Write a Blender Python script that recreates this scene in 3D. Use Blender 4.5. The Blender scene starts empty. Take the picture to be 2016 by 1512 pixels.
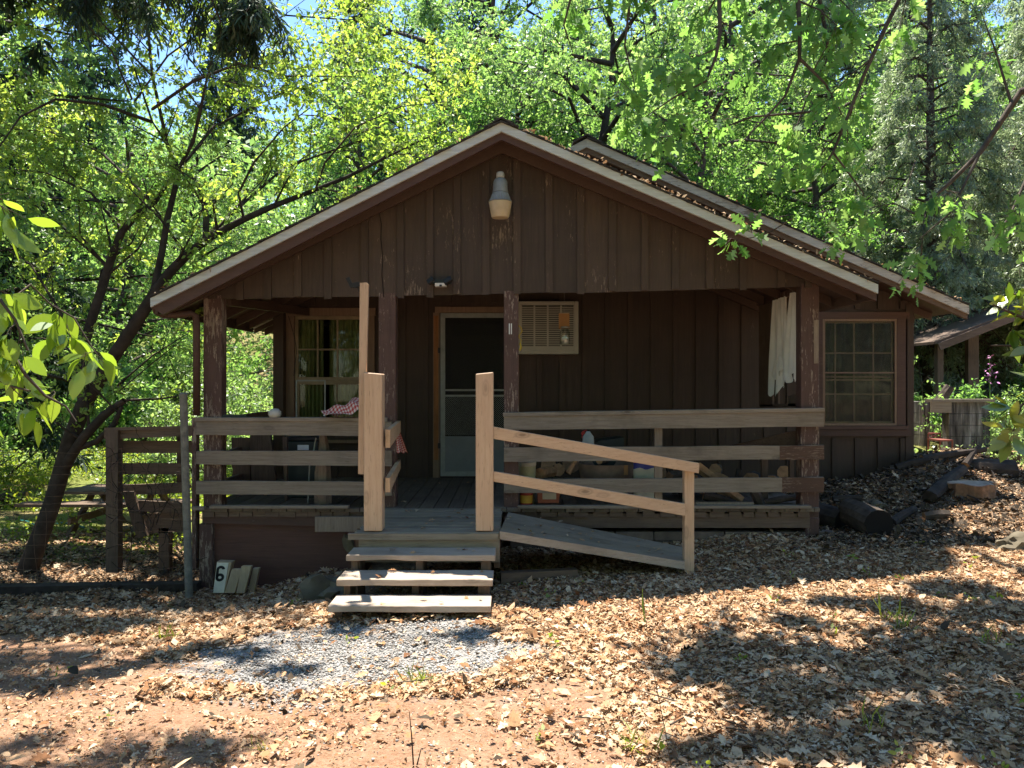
import bpy, math, random
import numpy as np
from mathutils import Vector, Matrix
random.seed(7); rng = np.random.default_rng(11)
SC = bpy.context.scene; COL = SC.collection
R = math.radians
# ------------------------------------------------------------------ camera
F, CX, CY, EYE = 1514.0, 1008.0, 752.0, 1.65
cd = bpy.data.cameras.new('camera'); cam = bpy.data.objects.new('camera', cd); COL.objects.link(cam)
cam.location = (0, 0, EYE); cam.rotation_euler = (R(90), 0, 0)
cd.sensor_width = 36; cd.lens = 36*F/2016; cd.shift_y = -4/2016; cd.clip_end = 2000; cd.clip_start = .05
SC.camera = cam
# ------------------------------------------------------------------ light
SUN_EL, SUN_AZ = R(70), R(-12)            # azimuth from +Y, negative = towards -X
w = bpy.data.worlds.new('World'); SC.world = w; w.use_nodes = True
wn = w.node_tree.nodes; wl = w.node_tree.links; wn.clear()
wo = wn.new('ShaderNodeOutputWorld'); wb = wn.new('ShaderNodeBackground'); sk = wn.new('ShaderNodeTexSky')
sk.sky_type = 'NISHITA'; sk.sun_disc = False; sk.sun_elevation = SUN_EL; sk.sun_rotation = SUN_AZ
sk.air_density = 1.0; sk.dust_density = .0; sk.ozone_density = 6.0
wb.inputs[1].default_value = .11
wl.new(sk.outputs[0], wb.inputs[0]); wl.new(wb.outputs[0], wo.inputs[0])
sd = bpy.data.lights.new('sun', 'SUN'); sun = bpy.data.objects.new('sun', sd); COL.objects.link(sun)
sd.energy = 5.0; sd.angle = R(.5); sd.color = (1, .93, .82)
sv = Vector((math.sin(SUN_AZ)*math.cos(SUN_EL), math.cos(SUN_AZ)*math.cos(SUN_EL), math.sin(SUN_EL)))
sun.rotation_euler = sv.to_track_quat('Z', 'Y').to_euler(); sun.location = (0, 10, 40)
SC.view_settings.view_transform = 'Standard'; SC.view_settings.look = 'None'
SC.view_settings.exposure = 1.58; SC.view_settings.gamma = 1
SC.render.engine = 'CYCLES'
SC.cycles.max_bounces = 7; SC.cycles.diffuse_bounces = 4; SC.cycles.transmission_bounces = 4
SC.cycles.transparent_max_bounces = 6; SC.cycles.glossy_bounces = 2
SC.cycles.use_denoising = True; SC.cycles.sample_clamp_indirect = 6
# ------------------------------------------------------------------ helpers
def X(px, D): return (px-CX)/F*D
def Z(py, D): return EYE-(py-CY)/F*D
def P(px, py, D): return Vector((X(px, D), D, Z(py, D)))
def tag(o, label=None, cat=None, group=None, kind=None):
    if label: o['label'] = label
    if cat: o['category'] = cat
    if group: o['group'] = group
    if kind: o['kind'] = kind
    return o
def thing(name, label, cat, loc=(0, 0, 0), group=None):
    o = bpy.data.objects.new(name, None); COL.objects.link(o); o.location = loc
    o.empty_display_size = .1
    return tag(o, label, cat, group)
def offset_of(o):
    v = Vector((0, 0, 0))
    while o is not None: v += o.location; o = o.parent
    return v
def link(name, me, mat, parent=None, origin=None):
    o = bpy.data.objects.new(name, me); COL.objects.link(o)
    if mat is not None and not me.materials:
        for m in (mat if isinstance(mat, (list, tuple)) else [mat]): me.materials.append(m)
    base = offset_of(parent) if parent else Vector((0, 0, 0))
    if origin is not None:
        org = Vector(origin)
    else:
        org = base
    if org.length > 0: me.transform(Matrix.Translation(-org))
    o.parent = parent; o.location = org-base
    return o
class MB:
    def __init__(s): s.v = []; s.f = []; s.m = []
    def add(s, vs, fs, m=0):
        n = len(s.v); s.v += [tuple(v) for v in vs]
        for f in fs: s.f.append(tuple(i+n for i in f)); s.m.append(m)
    def box(s, a, b, m=0, j=0):
        x0, y0, z0 = a; x1, y1, z1 = b
        vs = [(x0,y0,z0),(x1,y0,z0),(x1,y1,z0),(x0,y1,z0),(x0,y0,z1),(x1,y0,z1),(x1,y1,z1),(x0,y1,z1)]
        if j: vs = [tuple(c+random.uniform(-j, j) for c in v) for v in vs]
        s.add(vs, [(0,3,2,1),(4,5,6,7),(0,1,5,4),(1,2,6,5),(2,3,7,6),(3,0,4,7)], m); return s
    def bar(s, a, b, w, h, up=(0,0,1), m=0):
        """board from a to b, width w (sideways), height h (along up)"""
        a = Vector(a); b = Vector(b); d = (b-a).normalized(); u = Vector(up)
        sd_ = d.cross(u).normalized(); u = sd_.cross(d).normalized()
        vs = []
        for p in (a, b):
            for (i, k) in ((-1,-1),(1,-1),(1,1),(-1,1)): vs.append(p+sd_*(i*w/2)+u*(k*h/2))
        s.add(vs, [(0,3,2,1),(4,5,6,7),(0,1,5,4),(1,2,6,5),(2,3,7,6),(3,0,4,7)], m); return s
    def prism(s, pts, y0, y1, m=0):
        """polygon pts (x,z) extruded from y0 to y1"""
        n = len(pts); vs = [(x, y0, z) for x, z in pts]+[(x, y1, z) for x, z in pts]
        fs = [tuple(range(n)), tuple(range(2*n-1, n-1, -1))]+[(i, i+n, (i+1) % n+n, (i+1) % n) for i in range(n)]
        s.add(vs, fs, m); return s
    def poly(s, pts, d, m=0):
        """3D polygon extruded by vector d"""
        n = len(pts); d = Vector(d); vs = [Vector(p) for p in pts]; vs += [v+d for v in vs]
        fs = [tuple(range(n)), tuple(range(2*n-1, n-1, -1))]+[(i, i+n, (i+1) % n+n, (i+1) % n) for i in range(n)]
        s.add(vs, fs, m); return s
    def tube(s, path, rad, n=8, m=0, cap=True, wob=0):
        path = [Vector(p) for p in path]
        if not isinstance(rad, (list, tuple)): rad = [rad]*len(path)
        base = len(s.v); ref = None
        for i, p in enumerate(path):
            d = (path[min(i+1, len(path)-1)]-path[max(i-1, 0)]).normalized()
            if ref is None: ref = d.orthogonal().normalized()
            ref = (ref-d*ref.dot(d)).normalized(); q = d.cross(ref)
            for k in range(n):
                a = 2*math.pi*k/n; r = rad[i]*(1+random.uniform(-wob, wob))
                s.v.append(tuple(p+(ref*math.cos(a)+q*math.sin(a))*r))
        for i in range(len(path)-1):
            for k in range(n):
                a = base+i*n+k; b = base+i*n+(k+1) % n
                s.f.append((a, b, b+n, a+n)); s.m.append(m)
        if cap:
            s.f.append(tuple(base+k for k in range(n-1, -1, -1))); s.m.append(m)
            s.f.append(tuple(base+(len(path)-1)*n+k for k in range(n))); s.m.append(m)
        return s
    def lathe(s, prof, c=(0,0,0), n=24, m=0, sx=1, sy=1):
        """prof: list of (r,z) bottom to top"""
        base = len(s.v); cx, cy, cz = c
        for r, z in prof:
            for k in range(n):
                a = 2*math.pi*k/n; s.v.append((cx+r*sx*math.cos(a), cy+r*sy*math.sin(a), cz+z))
        for i in range(len(prof)-1):
            for k in range(n):
                a = base+i*n+k; b = base+i*n+(k+1) % n
                s.f.append((a, b, b+n, a+n)); s.m.append(m)
        s.f.append(tuple(base+k for k in range(n-1, -1, -1))); s.m.append(m)
        s.f.append(tuple(base+(len(prof)-1)*n+k for k in range(n))); s.m.append(m)
        return s
    def mesh(s, name, smooth=False):
        me = bpy.data.meshes.new(name); me.from_pydata(s.v, [], s.f); me.update()
        if len(set(s.m)) > 1: me.polygons.foreach_set('material_index', s.m)
        if smooth: me.shade_smooth()
        return me
    def build(s, name, mat, parent=None, origin=None, smooth=False, bevel=0):
        o = link(name, s.mesh(name, smooth), mat, parent, origin)
        if bevel:
            b = o.modifiers.new('bevel', 'BEVEL'); b.width = bevel; b.segments = 1; b.limit_method = 'ANGLE'
        return o
def smooth_angle(o, deg=40):
    me = o.data; me.shade_smooth()
    try: me.set_sharp_from_angle(angle=R(deg))
    except Exception: pass
def np_mesh(name, V, loops, totals, mats=None):
    me = bpy.data.meshes.new(name)
    V = np.ascontiguousarray(V, dtype=np.float32); loops = np.ascontiguousarray(loops, dtype=np.int32); totals = np.ascontiguousarray(totals, dtype=np.int32)
    me.vertices.add(len(V)); me.vertices.foreach_set('co', V.ravel())
    me.loops.add(len(loops)); me.loops.foreach_set('vertex_index', loops)
    me.polygons.add(len(totals)); st = np.zeros(len(totals), np.int32); st[1:] = np.cumsum(totals)[:-1]
    me.polygons.foreach_set('loop_start', st); me.polygons.foreach_set('loop_total', totals)
    if mats is not None: me.polygons.foreach_set('material_index', np.ascontiguousarray(mats, dtype=np.int32))
    me.update(calc_edges=True); me.validate()
    return me
def nrm(a): return a/np.maximum(np.linalg.norm(a, axis=-1, keepdims=True), 1e-9)
def half(pts):
    return np.array([(0, 0)]+[(u, v) for u, v in pts]+[(1, 0)]+[(u, -v) for u, v in reversed(pts)])
OVAL = half([(.06,.05), (.2,.17), (.4,.245), (.6,.23), (.8,.14), (.93,.05)])
OVATE = half([(.2, .17), (.45, .25), (.75, .17)])
DIAM = np.array([(0, 0), (.45, .26), (1, 0), (.45, -.26)])
SLIM = np.array([(0, 0), (.5, .075), (1, 0), (.5, -.075)])
OAK = half([(.1, .03), (.2, .2), (.3, .08), (.42, .38), (.52, .12), (.68, .36), (.76, .12), (.9, .16)])
MAPLE = half([(.02, .12), (.1, .38), (.22, .2), (.4, .5), (.5, .2), (.72, .3), (.74, .12)])
def leaves_np(shape, C, Dr, Nn, S, curl=.2, fold=.15):
    """N leaves of outline shape -> V, loops, totals"""
    n = len(C); k = len(shape); Dr = nrm(Dr); Sd = nrm(np.cross(Nn, Dr)); Nn = np.cross(Dr, Sd)
    u = shape[:, 0][None, :, None]; v = shape[:, 1][None, :, None]; S = np.asarray(S).reshape(n, 1, 1)
    cu = (rng.uniform(-.3, 1, n)*curl)[:, None, None]; fo = (rng.uniform(-.3, 1, n)*fold)[:, None, None]
    V = C[:, None]+S*(u*Dr[:, None]+v*Sd[:, None]+(-cu*u*u*1.5+fo*abs(v)*2)*Nn[:, None])
    return V.reshape(-1, 3), np.arange(n*k), np.full(n, k)
def prisms_np(A, B, ra, rb, k=3):
    """many straight tapered k-sided twigs"""
    A = np.asarray(A); B = np.asarray(B); n = len(A); d = nrm(B-A)
    ref = np.where(abs(d[:, 2:3]) > .9, np.array([[1., 0, 0]]), np.array([[0, 0, 1.]]))
    p = nrm(np.cross(d, ref)); q = np.cross(d, p); V = np.zeros((n, 2*k, 3))
    for i in range(k):
        a = 2*math.pi*i/k; o = p*math.cos(a)+q*math.sin(a)
        V[:, i] = A+o*np.reshape(ra, (-1, 1)); V[:, k+i] = B+o*np.reshape(rb, (-1, 1))
    f = np.array([[i, (i+1) % k, k+(i+1) % k, k+i] for i in range(k)])
    L = (f[None]+(np.arange(n)*2*k)[:, None, None]).reshape(-1)
    return V.reshape(-1, 3), L, np.full(n*k, 4)
def join_np(parts):
    Vs, Ls, Ts = [], [], []; o = 0
    for V, L, T in parts:
        Vs.append(V); Ls.append(np.asarray(L)+o); Ts.append(T); o += len(V)
    return np.concatenate(Vs), np.concatenate(Ls), np.concatenate(Ts)
# ------------------------------------------------------------------ materials
class NT:
    def __init__(s, name):
        s.m = bpy.data.materials.new(name); s.m.use_nodes = True; s.t = s.m.node_tree; s.t.nodes.clear()
        s.out = s.n('ShaderNodeOutputMaterial')
    def n(s, ty, **kw):
        nd = s.t.nodes.new(ty)
        for k, v in kw.items(): setattr(nd, k, v)
        return nd
    def l(s, a, b): s.t.links.new(a, b)
    def val(s, nd, i, v): nd.inputs[i].default_value = v; return nd
    def coord(s, scale=(1,1,1), rnd=0, kind='Object'):
        tc = s.n('ShaderNodeTexCoord'); mp = s.n('ShaderNodeMapping'); mp.inputs['Scale'].default_value = scale
        src = tc.outputs[kind]
        if rnd:
            g = s.n('ShaderNodeNewGeometry'); mu = s.n('ShaderNodeMath', operation='MULTIPLY'); mu.inputs[1].default_value = rnd
            s.l(g.outputs['Random Per Island'], mu.inputs[0]); ad = s.n('ShaderNodeVectorMath', operation='ADD')
            s.l(src, ad.inputs[0]); s.l(mu.outputs[0], ad.inputs[1]); src = ad.outputs[0]
        s.l(src, mp.inputs[0]); return mp.outputs[0]
    def noise(s, vec, scale, detail=4, rough=.55, out='Fac', dist=0):
        nd = s.n('ShaderNodeTexNoise'); nd.inputs['Scale'].default_value = scale; nd.inputs['Detail'].default_value = detail
        nd.inputs['Roughness'].default_value = rough; nd.inputs['Distortion'].default_value = dist
        if vec is not None: s.l(vec, nd.inputs['Vector'])
        return nd.outputs[out]
    def ramp(s, fac, stops, interp='LINEAR'):
        r = s.n('ShaderNodeValToRGB'); r.color_ramp.interpolation = interp; e = r.color_ramp.elements
        while len(e) < len(stops): e.new(.5)
        for i, (p, c) in enumerate(stops):
            e[i].position = p; e[i].color = (*c, 1) if len(c) == 3 else c
        s.l(fac, r.inputs[0]); return r.outputs[0]
    def mix(s, a, b, fac, blend='MIX'):
        m = s.n('ShaderNodeMix', data_type='RGBA', blend_type=blend)
        for sock, v in ((m.inputs['Factor'], fac), (m.inputs['A'], a), (m.inputs['B'], b)):
            if hasattr(v, 'is_output') or isinstance(v, bpy.types.NodeSocket): s.l(v, sock)
            else: sock.default_value = v if isinstance(v, float) else (*v, 1)
        return m.outputs['Result']
    def math(s, op, a, b=None):
        m = s.n('ShaderNodeMath', operation=op)
        for i, v in enumerate((a, b)):
            if v is None: continue
            if isinstance(v, bpy.types.NodeSocket): s.l(v, m.inputs[i])
            else: m.inputs[i].default_value = v
        return m.outputs[0]
    def bsdf(s, col, rough=.8, bump=None, bstr=.3, bdist=.01, metal=0, spec=.3):
        b = s.n('ShaderNodeBsdfPrincipled')
        if isinstance(col, bpy.types.NodeSocket): s.l(col, b.inputs['Base Color'])
        else: b.inputs['Base Color'].default_value = (*col, 1)
        if isinstance(rough, bpy.types.NodeSocket): s.l(rough, b.inputs['Roughness'])
        else: b.inputs['Roughness'].default_value = rough
        b.inputs['Metallic'].default_value = metal; b.inputs['Specular IOR Level'].default_value = spec
        if bump is not None:
            bp = s.n('ShaderNodeBump'); bp.inputs['Strength'].default_value = bstr; bp.inputs['Distance'].default_value = bdist
            s.l(bump, bp.inputs['Height']); s.l(bp.outputs[0], b.inputs['Normal'])
        s.l(b.outputs[0], s.out.inputs[0]); return b
    def island(s): return s.n('ShaderNodeNewGeometry').outputs['Random Per Island']
AX = {'x': (1.2, 22, 22), 'y': (22, 1.2, 22), 'z': (22, 22, 1.2)}
def wood(name, c1, c2, axis='x', knots=.6, rough=.75, var=.35, bstr=.35, stain=None):
    t = NT(name); v = t.coord(AX[axis], rnd=37); n1 = t.noise(v, 3.0, 6, .65, dist=.3)
    k = [3.2, 3.2, 3.2]; k['xyz'.index(axis)] = 1.3
    v2 = t.coord(tuple(k), rnd=53); vo = t.n('ShaderNodeTexVoronoi'); vo.inputs['Scale'].default_value = 1.6; t.l(v2, vo.inputs['Vector'])
    kn = t.ramp(vo.outputs['Distance'], [(0, (1,1,1)), (.05, (.9,.9,.9)), (.09, (.25,.25,.25)), (.12, (.5,.5,.5)), (.17, (0,0,0))])
    col = t.ramp(n1, [(.3, c1), (.7, c2)])
    dk = tuple(x*.32 for x in c1)
    col = t.mix(col, dk, t.math('MULTIPLY', kn, knots))
    # cracks and grain lines
    g = t.noise(v, 9.0, 3, .5); cr = t.ramp(g, [(.30, (1,1,1)), (.36, (0,0,0))])
    col = t.mix(col, tuple(x*.4 for x in c1), t.math('MULTIPLY', cr, .7))
    big = t.noise(t.coord((1,1,1), rnd=11), 2.3, 4, .6)
    st = stain if stain else tuple(x*.55 for x in c1)
    col = t.mix(col, st, t.ramp(big, [(.5, (0,0,0)), (.75, (.7,.7,.7))]))
    hv = t.n('ShaderNodeHueSaturation'); t.l(col, hv.inputs['Color'])
    t.l(t.math('ADD', t.math('MULTIPLY', t.island(), var), 1-var/2), hv.inputs['Value'])
    t.bsdf(hv.outputs[0], rough, n1, bstr, .006); return t.m
def paint(name, c, peel=.5, axis='z', under=(.33, .24, .17), amt=.60):
    t = NT(name); v = t.coord(AX[axis], rnd=23); n1 = t.noise(v, 2.2, 6, .7)
    fl = {'z': (14, 14, 2.6), 'x': (2.6, 14, 14), 'y': (14, 2.6, 14)}[axis]
    vf = t.coord(fl, rnd=19); f1 = t.noise(vf, 3.5, 6, .75); big = t.noise(t.coord((1.3,1.3,.9), rnd=31), 1.6, 3, .5)
    sep = t.n('ShaderNodeSeparateXYZ'); tc = t.n('ShaderNodeTexCoord'); t.l(tc.outputs['Object'], sep.inputs[0])
    m = t.math('ADD', f1, t.math('MULTIPLY', t.math('SUBTRACT', big, .5), .55))
    msk = t.ramp(m, [(amt, (0,0,0)), (amt+.035, (1,1,1))])
    base = t.mix(t.ramp(n1, [(.25, tuple(x*.72 for x in c)), (.75, tuple(x*1.18 for x in c))]), tuple(x*.62 for x in c), t.ramp(t.noise(t.coord((.8,.8,2), rnd=5), 2.4, 4), [(.5, (0,0,0)), (.8, (.6,.6,.6))]))
    un = t.ramp(t.noise(v, 6, 3), [(.3, tuple(x*.5 for x in under)), (.7, under)])
    col = t.mix(base, un, t.math('MULTIPLY', msk, peel))
    hv = t.n('ShaderNodeHueSaturation'); t.l(col, hv.inputs['Color'])
    t.l(t.math('ADD', t.math('MULTIPLY', t.island(), .3), .85), hv.inputs['Value'])
    t.bsdf(hv.outputs[0], .62, t.math('ADD', n1, t.math('MULTIPLY', msk, -.8)), .5, .004, spec=.35); return t.m
def plain(name, c, rough=.6, var=.25, scale=6, metal=0, bstr=.15, spec=.3, isl=0):
    t = NT(name); n1 = t.noise(t.coord(rnd=7 if isl else 0), scale, 5, .6)
    col = t.ramp(n1, [(.3, tuple(x*(1-var) for x in c)), (.7, tuple(min(1, x*(1+var*.6)) for x in c))])
    if isl:
        hv = t.n('ShaderNodeHueSaturation'); t.l(col, hv.inputs['Color'])
        t.l(t.math('ADD', t.math('MULTIPLY', t.island(), isl), 1-isl/2), hv.inputs['Value']); col = hv.outputs[0]
    t.bsdf(col, rough, n1, bstr, .01, metal, spec); return t.m
def leafmat(name, cols, tcols, tr=.5, rough=.5, gloss=.06):
    """leaf: diffuse + translucent + a little gloss; colour varies leaf by leaf and branch by branch"""
    t = NT(name); isl = t.island(); big = t.noise(t.coord(kind='Object'), .9, 3, .6)
    f = t.math('ADD', t.math('MULTIPLY', isl, .6), t.math('MULTIPLY', t.math('SUBTRACT', big, .3), 1.0))
    n = len(cols)-1
    c = t.ramp(f, [(.1+.8*i/n, x) for i, x in enumerate(cols)]); c2 = t.ramp(f, [(.1+.8*i/n, x) for i, x in enumerate(tcols)])
    d = t.n('ShaderNodeBsdfDiffuse'); t.l(c, d.inputs[0]); r = t.n('ShaderNodeBsdfTranslucent'); t.l(c2, r.inputs[0])
    mx = t.n('ShaderNodeMixShader'); mx.inputs[0].default_value = tr; t.l(d.outputs[0], mx.inputs[1]); t.l(r.outputs[0], mx.inputs[2])
    g = t.n('ShaderNodeBsdfGlossy'); g.inputs['Roughness'].default_value = rough; g.inputs[0].default_value = (.8,.85,.8,1)
    m2 = t.n('ShaderNodeMixShader'); m2.inputs[0].default_value = gloss; t.l(mx.outputs[0], m2.inputs[1]); t.l(g.outputs[0], m2.inputs[2])
    t.l(m2.outputs[0], t.out.inputs[0]); return t.m
M = {}
BR = (.070, .045, .031)
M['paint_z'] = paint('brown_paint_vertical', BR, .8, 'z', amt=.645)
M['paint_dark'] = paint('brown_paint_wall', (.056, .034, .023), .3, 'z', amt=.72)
M['paint_x'] = paint('brown_paint_horizontal', (.085, .045, .033), .6, 'x', amt=.7)
M['paint_post'] = paint('worn_brown_paint', (.088, .047, .037), .8, 'z', under=(.38, .29, .22), amt=.565)
M['paint_y'] = paint('brown_paint_rafter', (.075, .043, .030), .25, 'y', amt=.74)
M['trim'] = paint('tan_window_trim', (.21, .135, .088), .5, 'z', amt=.68)
M['sash'] = plain('tan_sash', (.26, .20, .12), .5, .3)
M['skirt'] = paint('red_brown_plywood', (.105, .047, .033), .5, 'x', amt=.72)
M['fascia'] = paint('grey_white_fascia', (.53, .56, .53), .5, 'x', under=(.22, .18, .14), amt=.72)
M['fascia2'] = paint('weathered_tan_fascia', (.44, .41, .36), .8, 'x', under=(.17, .13, .10), amt=.60)
M['rail'] = wood('weathered_rail_wood', (.19, .145, .105), (.29, .235, .18), 'x', .8, var=.3)
M['railz'] = wood('weathered_upright_wood', (.20, .15, .11), (.30, .23, .17), 'z', .8, var=.3)
M['brownrail'] = paint('painted_rail_end', (.10, .052, .034), .6, 'x', amt=.6)
M['deck'] = wood('weathered_deck_boards', (.12, .09, .065), (.20, .155, .115), 'y', .5, var=.5)
M['deckx'] = wood('grey_landing_boards', (.19, .155, .11), (.29, .245, .185), 'x', .6, var=.3)
M['tread'] = wood('weathered_tread', (.30, .235, .18), (.44, .35, .275), 'x', .7, var=.2)
M['freshz'] = wood('fresh_fir_upright', (.47, .305, .19), (.57, .40, .265), 'z', .75, .6, .12, .15, stain=(.50, .33, .22))
M['freshx'] = wood('fresh_fir_rail', (.47, .305, .19), (.57, .40, .265), 'x', .75, .6, .12, .15, stain=(.50, .33, .22))
M['oldbrd'] = wood('old_brown_boards', (.10, .065, .045), (.17, .115, .08), 'x', .5, var=.6)
M['oldz'] = wood('old_brown_uprights', (.09, .06, .042), (.15, .10, .07), 'z', .5, var=.5)
M['blockw'] = wood('sawn_block_wood', (.36, .26, .16), (.48, .36, .23), 'z', .5, var=.4)
M['shingle'] = plain('dark_asphalt_shingle', (.05, .045, .04), .95, .5, 30, bstr=.6, isl=.5)
M['bark'] = plain('grey_brown_bark', (.085, .065, .05), .95, .55, 9, bstr=1.0)
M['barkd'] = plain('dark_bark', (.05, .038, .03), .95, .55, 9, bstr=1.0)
M['endgrain'] = plain('cut_wood', (.42, .24, .12), .85, .4, 14)
M['metal'] = plain('galvanised_metal', (.36, .36, .34), .45, .2, 12, .7)
M['alu'] = plain('dull_aluminium', (.26, .27, .255), .55, .2, 10, .2)
M['black'] = plain('black_plastic', (.018, .018, .02), .45, .2)
M['white'] = plain('white_plastic', (.72, .72, .68), .45, .1)
M['rock'] = plain('mossy_rock', (.15, .125, .085), .95, .5, 5, bstr=1.0)
_t = NT('stained_concrete'); _n = _t.noise(_t.coord((7,7,.7)), 1.5, 5, .7); _c = _t.ramp(_n, [(.38, (.035,.032,.03)), (.53, (.14,.13,.115)), (.66, (.34,.32,.30))]); _t.bsdf(_c, .9, _t.noise(_t.coord(), 20, 4), .4, .01); M['conc'] = _t.m
M['red'] = plain('faded_red_metal', (.24, .075, .055), .5, .3)
M['cloth'] = plain('white_cotton', (.80, .78, .72), .9, .12, 5)
M['beige'] = plain('beige_plastic', (.42, .40, .335), .5, .08)
M['terracotta'] = plain('terracotta', (.30, .16, .10), .85, .25)
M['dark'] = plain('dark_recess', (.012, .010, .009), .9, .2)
M['rust'] = plain('rusty_wire', (.16, .10, .07), .7, .4, 20, .3)
M['yellow'] = plain('yellow_plastic', (.55, .42, .06), .5, .1)
M['card'] = plain('cardboard', (.42, .22, .09), .85, .15)
M['brick'] = plain('old_block_face', (.16, .115, .085), .95, .4, 8, bstr=.5, isl=.5)
M['tubblue'] = plain('dark_green_tub', (.03, .04, .035), .5, .2)
# leaves
M['lf_fruit'] = leafmat('fruit_tree_leaf', [(.07,.14,.02), (.13,.22,.03), (.20,.29,.05)], [(.26,.46,.05), (.48,.68,.08), (.76,.86,.15)], .6)
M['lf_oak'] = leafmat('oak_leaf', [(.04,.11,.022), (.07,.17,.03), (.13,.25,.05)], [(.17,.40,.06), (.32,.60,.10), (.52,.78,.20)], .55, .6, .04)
M['lf_far'] = leafmat('woodland_leaf', [(.06,.12,.035), (.10,.18,.05), (.17,.27,.08)], [(.18,.38,.07), (.34,.58,.12), (.58,.78,.22)], .55, .45, .08)
M['lf_con'] = leafmat('conifer_needle', [(.012,.03,.018), (.025,.05,.028), (.04,.075,.035)], [(.02,.05,.02), (.04,.08,.03), (.06,.10,.04)], .25, .5, .04)
M['lf_pale'] = leafmat('pale_conifer_needle', [(.10,.14,.08), (.17,.22,.13), (.27,.32,.20)], [(.24,.36,.16), (.38,.50,.24), (.58,.70,.38)], .5, .45, .08)
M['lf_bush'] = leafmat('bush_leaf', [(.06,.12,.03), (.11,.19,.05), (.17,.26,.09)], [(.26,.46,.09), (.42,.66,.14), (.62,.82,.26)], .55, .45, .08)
M['lf_near'] = leafmat('broad_shrub_leaf', [(.10,.19,.02), (.15,.25,.03), (.20,.30,.04)], [(.28,.46,.03), (.40,.58,.04), (.50,.66,.05)], .5, .35, .08)
M['lf_rhodo'] = leafmat('leathery_leaf', [(.05,.12,.02), (.09,.17,.02), (.22,.24,.03)], [(.16,.32,.03), (.28,.42,.03), (.60,.60,.05)], .4, .3, .12)
M['lf_weed'] = leafmat('ground_cover_leaf', [(.09,.15,.02), (.16,.23,.03), (.28,.30,.04)], [(.24,.40,.03), (.42,.56,.04), (.66,.66,.05)], .5)
def litter_mat():
    t = NT('dry_leaf'); f = t.island()
    c = t.ramp(f, [(0, (.16,.08,.045)), (.10, (.32,.16,.08)), (.24, (.42,.235,.12)), (.38, (.48,.31,.18)), (.6, (.53,.36,.22)), (.8, (.60,.44,.29)), (1, (.66,.53,.38))])
    n = t.noise(t.coord(kind='Object'), 40, 3); c = t.mix(c, (.12,.07,.04), t.ramp(n, [(.5, (0,0,0)), (.75, (.6,.6,.6))]))
    d = t.n('ShaderNodeBsdfDiffuse'); t.l(c, d.inputs[0]); r = t.n('ShaderNodeBsdfTranslucent'); t.l(c, r.inputs[0])
    mx = t.n('ShaderNodeMixShader'); mx.inputs[0].default_value = .18; t.l(d.outputs[0], mx.inputs[1]); t.l(r.outputs[0], mx.inputs[2])
    t.l(mx.outputs[0], t.out.inputs[0]); return t.m
M['litter'] = litter_mat()
M['litter_dark'] = plain('dark_brown_leaf', (.085, .06, .038), .9, .6, 30, isl=1.3)  # darker litter tone for the mound and the left yard
M['gravel'] = plain('grey_gravel', (.345, .33, .31), .9, .3, 30, isl=.9)
def ground_mat():
    t = NT('forest_ground'); a = t.n('ShaderNodeVertexColor'); a.layer_name = 'zone'
    sp = t.n('ShaderNodeSeparateColor'); t.l(a.outputs[0], sp.inputs[0])
    v = t.coord(kind='Object'); n1 = t.noise(v, 3.0, 8, .7); n2 = t.noise(v, 60, 5, .7); n3 = t.noise(v, 14, 5, .65)
    dirt = t.ramp(n2, [(.3, (.12,.065,.036)), (.5, (.27,.16,.095)), (.7, (.40,.275,.18))])
    dirt = t.mix(dirt, (.37,.225,.15), t.ramp(n3, [(.42, (0,0,0)), (.7, (1,1,1))]))
    dirt = t.mix(dirt, (.26,.13,.08), t.ramp(n1, [(.45, (0,0,0)), (.75, (.6,.6,.6))]))
    vo = t.n('ShaderNodeTexVoronoi'); vo.inputs['Scale'].default_value = 45; t.l(v, vo.inputs['Vector'])
    peb = t.ramp(vo.outputs['Distance'], [(.10, (1,1,1)), (.2, (0,0,0))])
    dirt = t.mix(dirt, (.42,.36,.31), t.math('MULTIPLY', peb, .4))
    soil = t.ramp(n2, [(.3, (.14,.09,.06)), (.5, (.26,.17,.105)), (.75, (.40,.28,.18))])
    soil = t.mix(soil, (.46,.33,.21), t.ramp(n3, [(.5, (0,0,0)), (.68, (.8,.8,.8))]))
    green = t.ramp(n2, [(.3, (.07,.10,.02)), (.6, (.18,.22,.05)), (.8, (.34,.32,.12))])
    grav = t.ramp(n2, [(.3, (.18,.165,.155)), (.6, (.34,.325,.31)), (.8, (.46,.44,.42))])
    c = t.mix(soil, dirt, sp.outputs[0]); c = t.mix(c, green, sp.outputs[1]); c = t.mix(c, grav, sp.outputs[2])
    h = t.math('ADD', t.math('MULTIPLY', n2, .5), t.math('ADD', n3, t.math('MULTIPLY', peb, .15)))
    t.bsdf(c, .95, h, .9, .03, spec=.1); return t.m
M['ground'] = ground_mat()
def glass_mat(name, tint=(.6, .65, .5), refl=.12, rough=.02):
    t = NT(name); tr = t.n('ShaderNodeBsdfTransparent'); tr.inputs[0].default_value = (*tint, 1)
    g = t.n('ShaderNodeBsdfGlossy'); g.inputs['Roughness'].default_value = rough
    mx = t.n('ShaderNodeMixShader'); mx.inputs[0].default_value = refl
    t.l(tr.outputs[0], mx.inputs[1]); t.l(g.outputs[0], mx.inputs[2]); t.l(mx.outputs[0], t.out.inputs[0]); return t.m
M['glass'] = glass_mat('window_glass', (.82,.86,.78), .014)
M['jar'] = glass_mat('jar_glass', (.8,.85,.8), .2, .1)
M['screen'] = glass_mat('insect_screen', (.30,.30,.26), .02, .5)
M['curtain'] = plain('green_curtain', (.33, .325, .18), .9, .35, 5)
M['lens'] = plain('yellowed_lens', (.50, .40, .26), .3, .15, 8)
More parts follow.
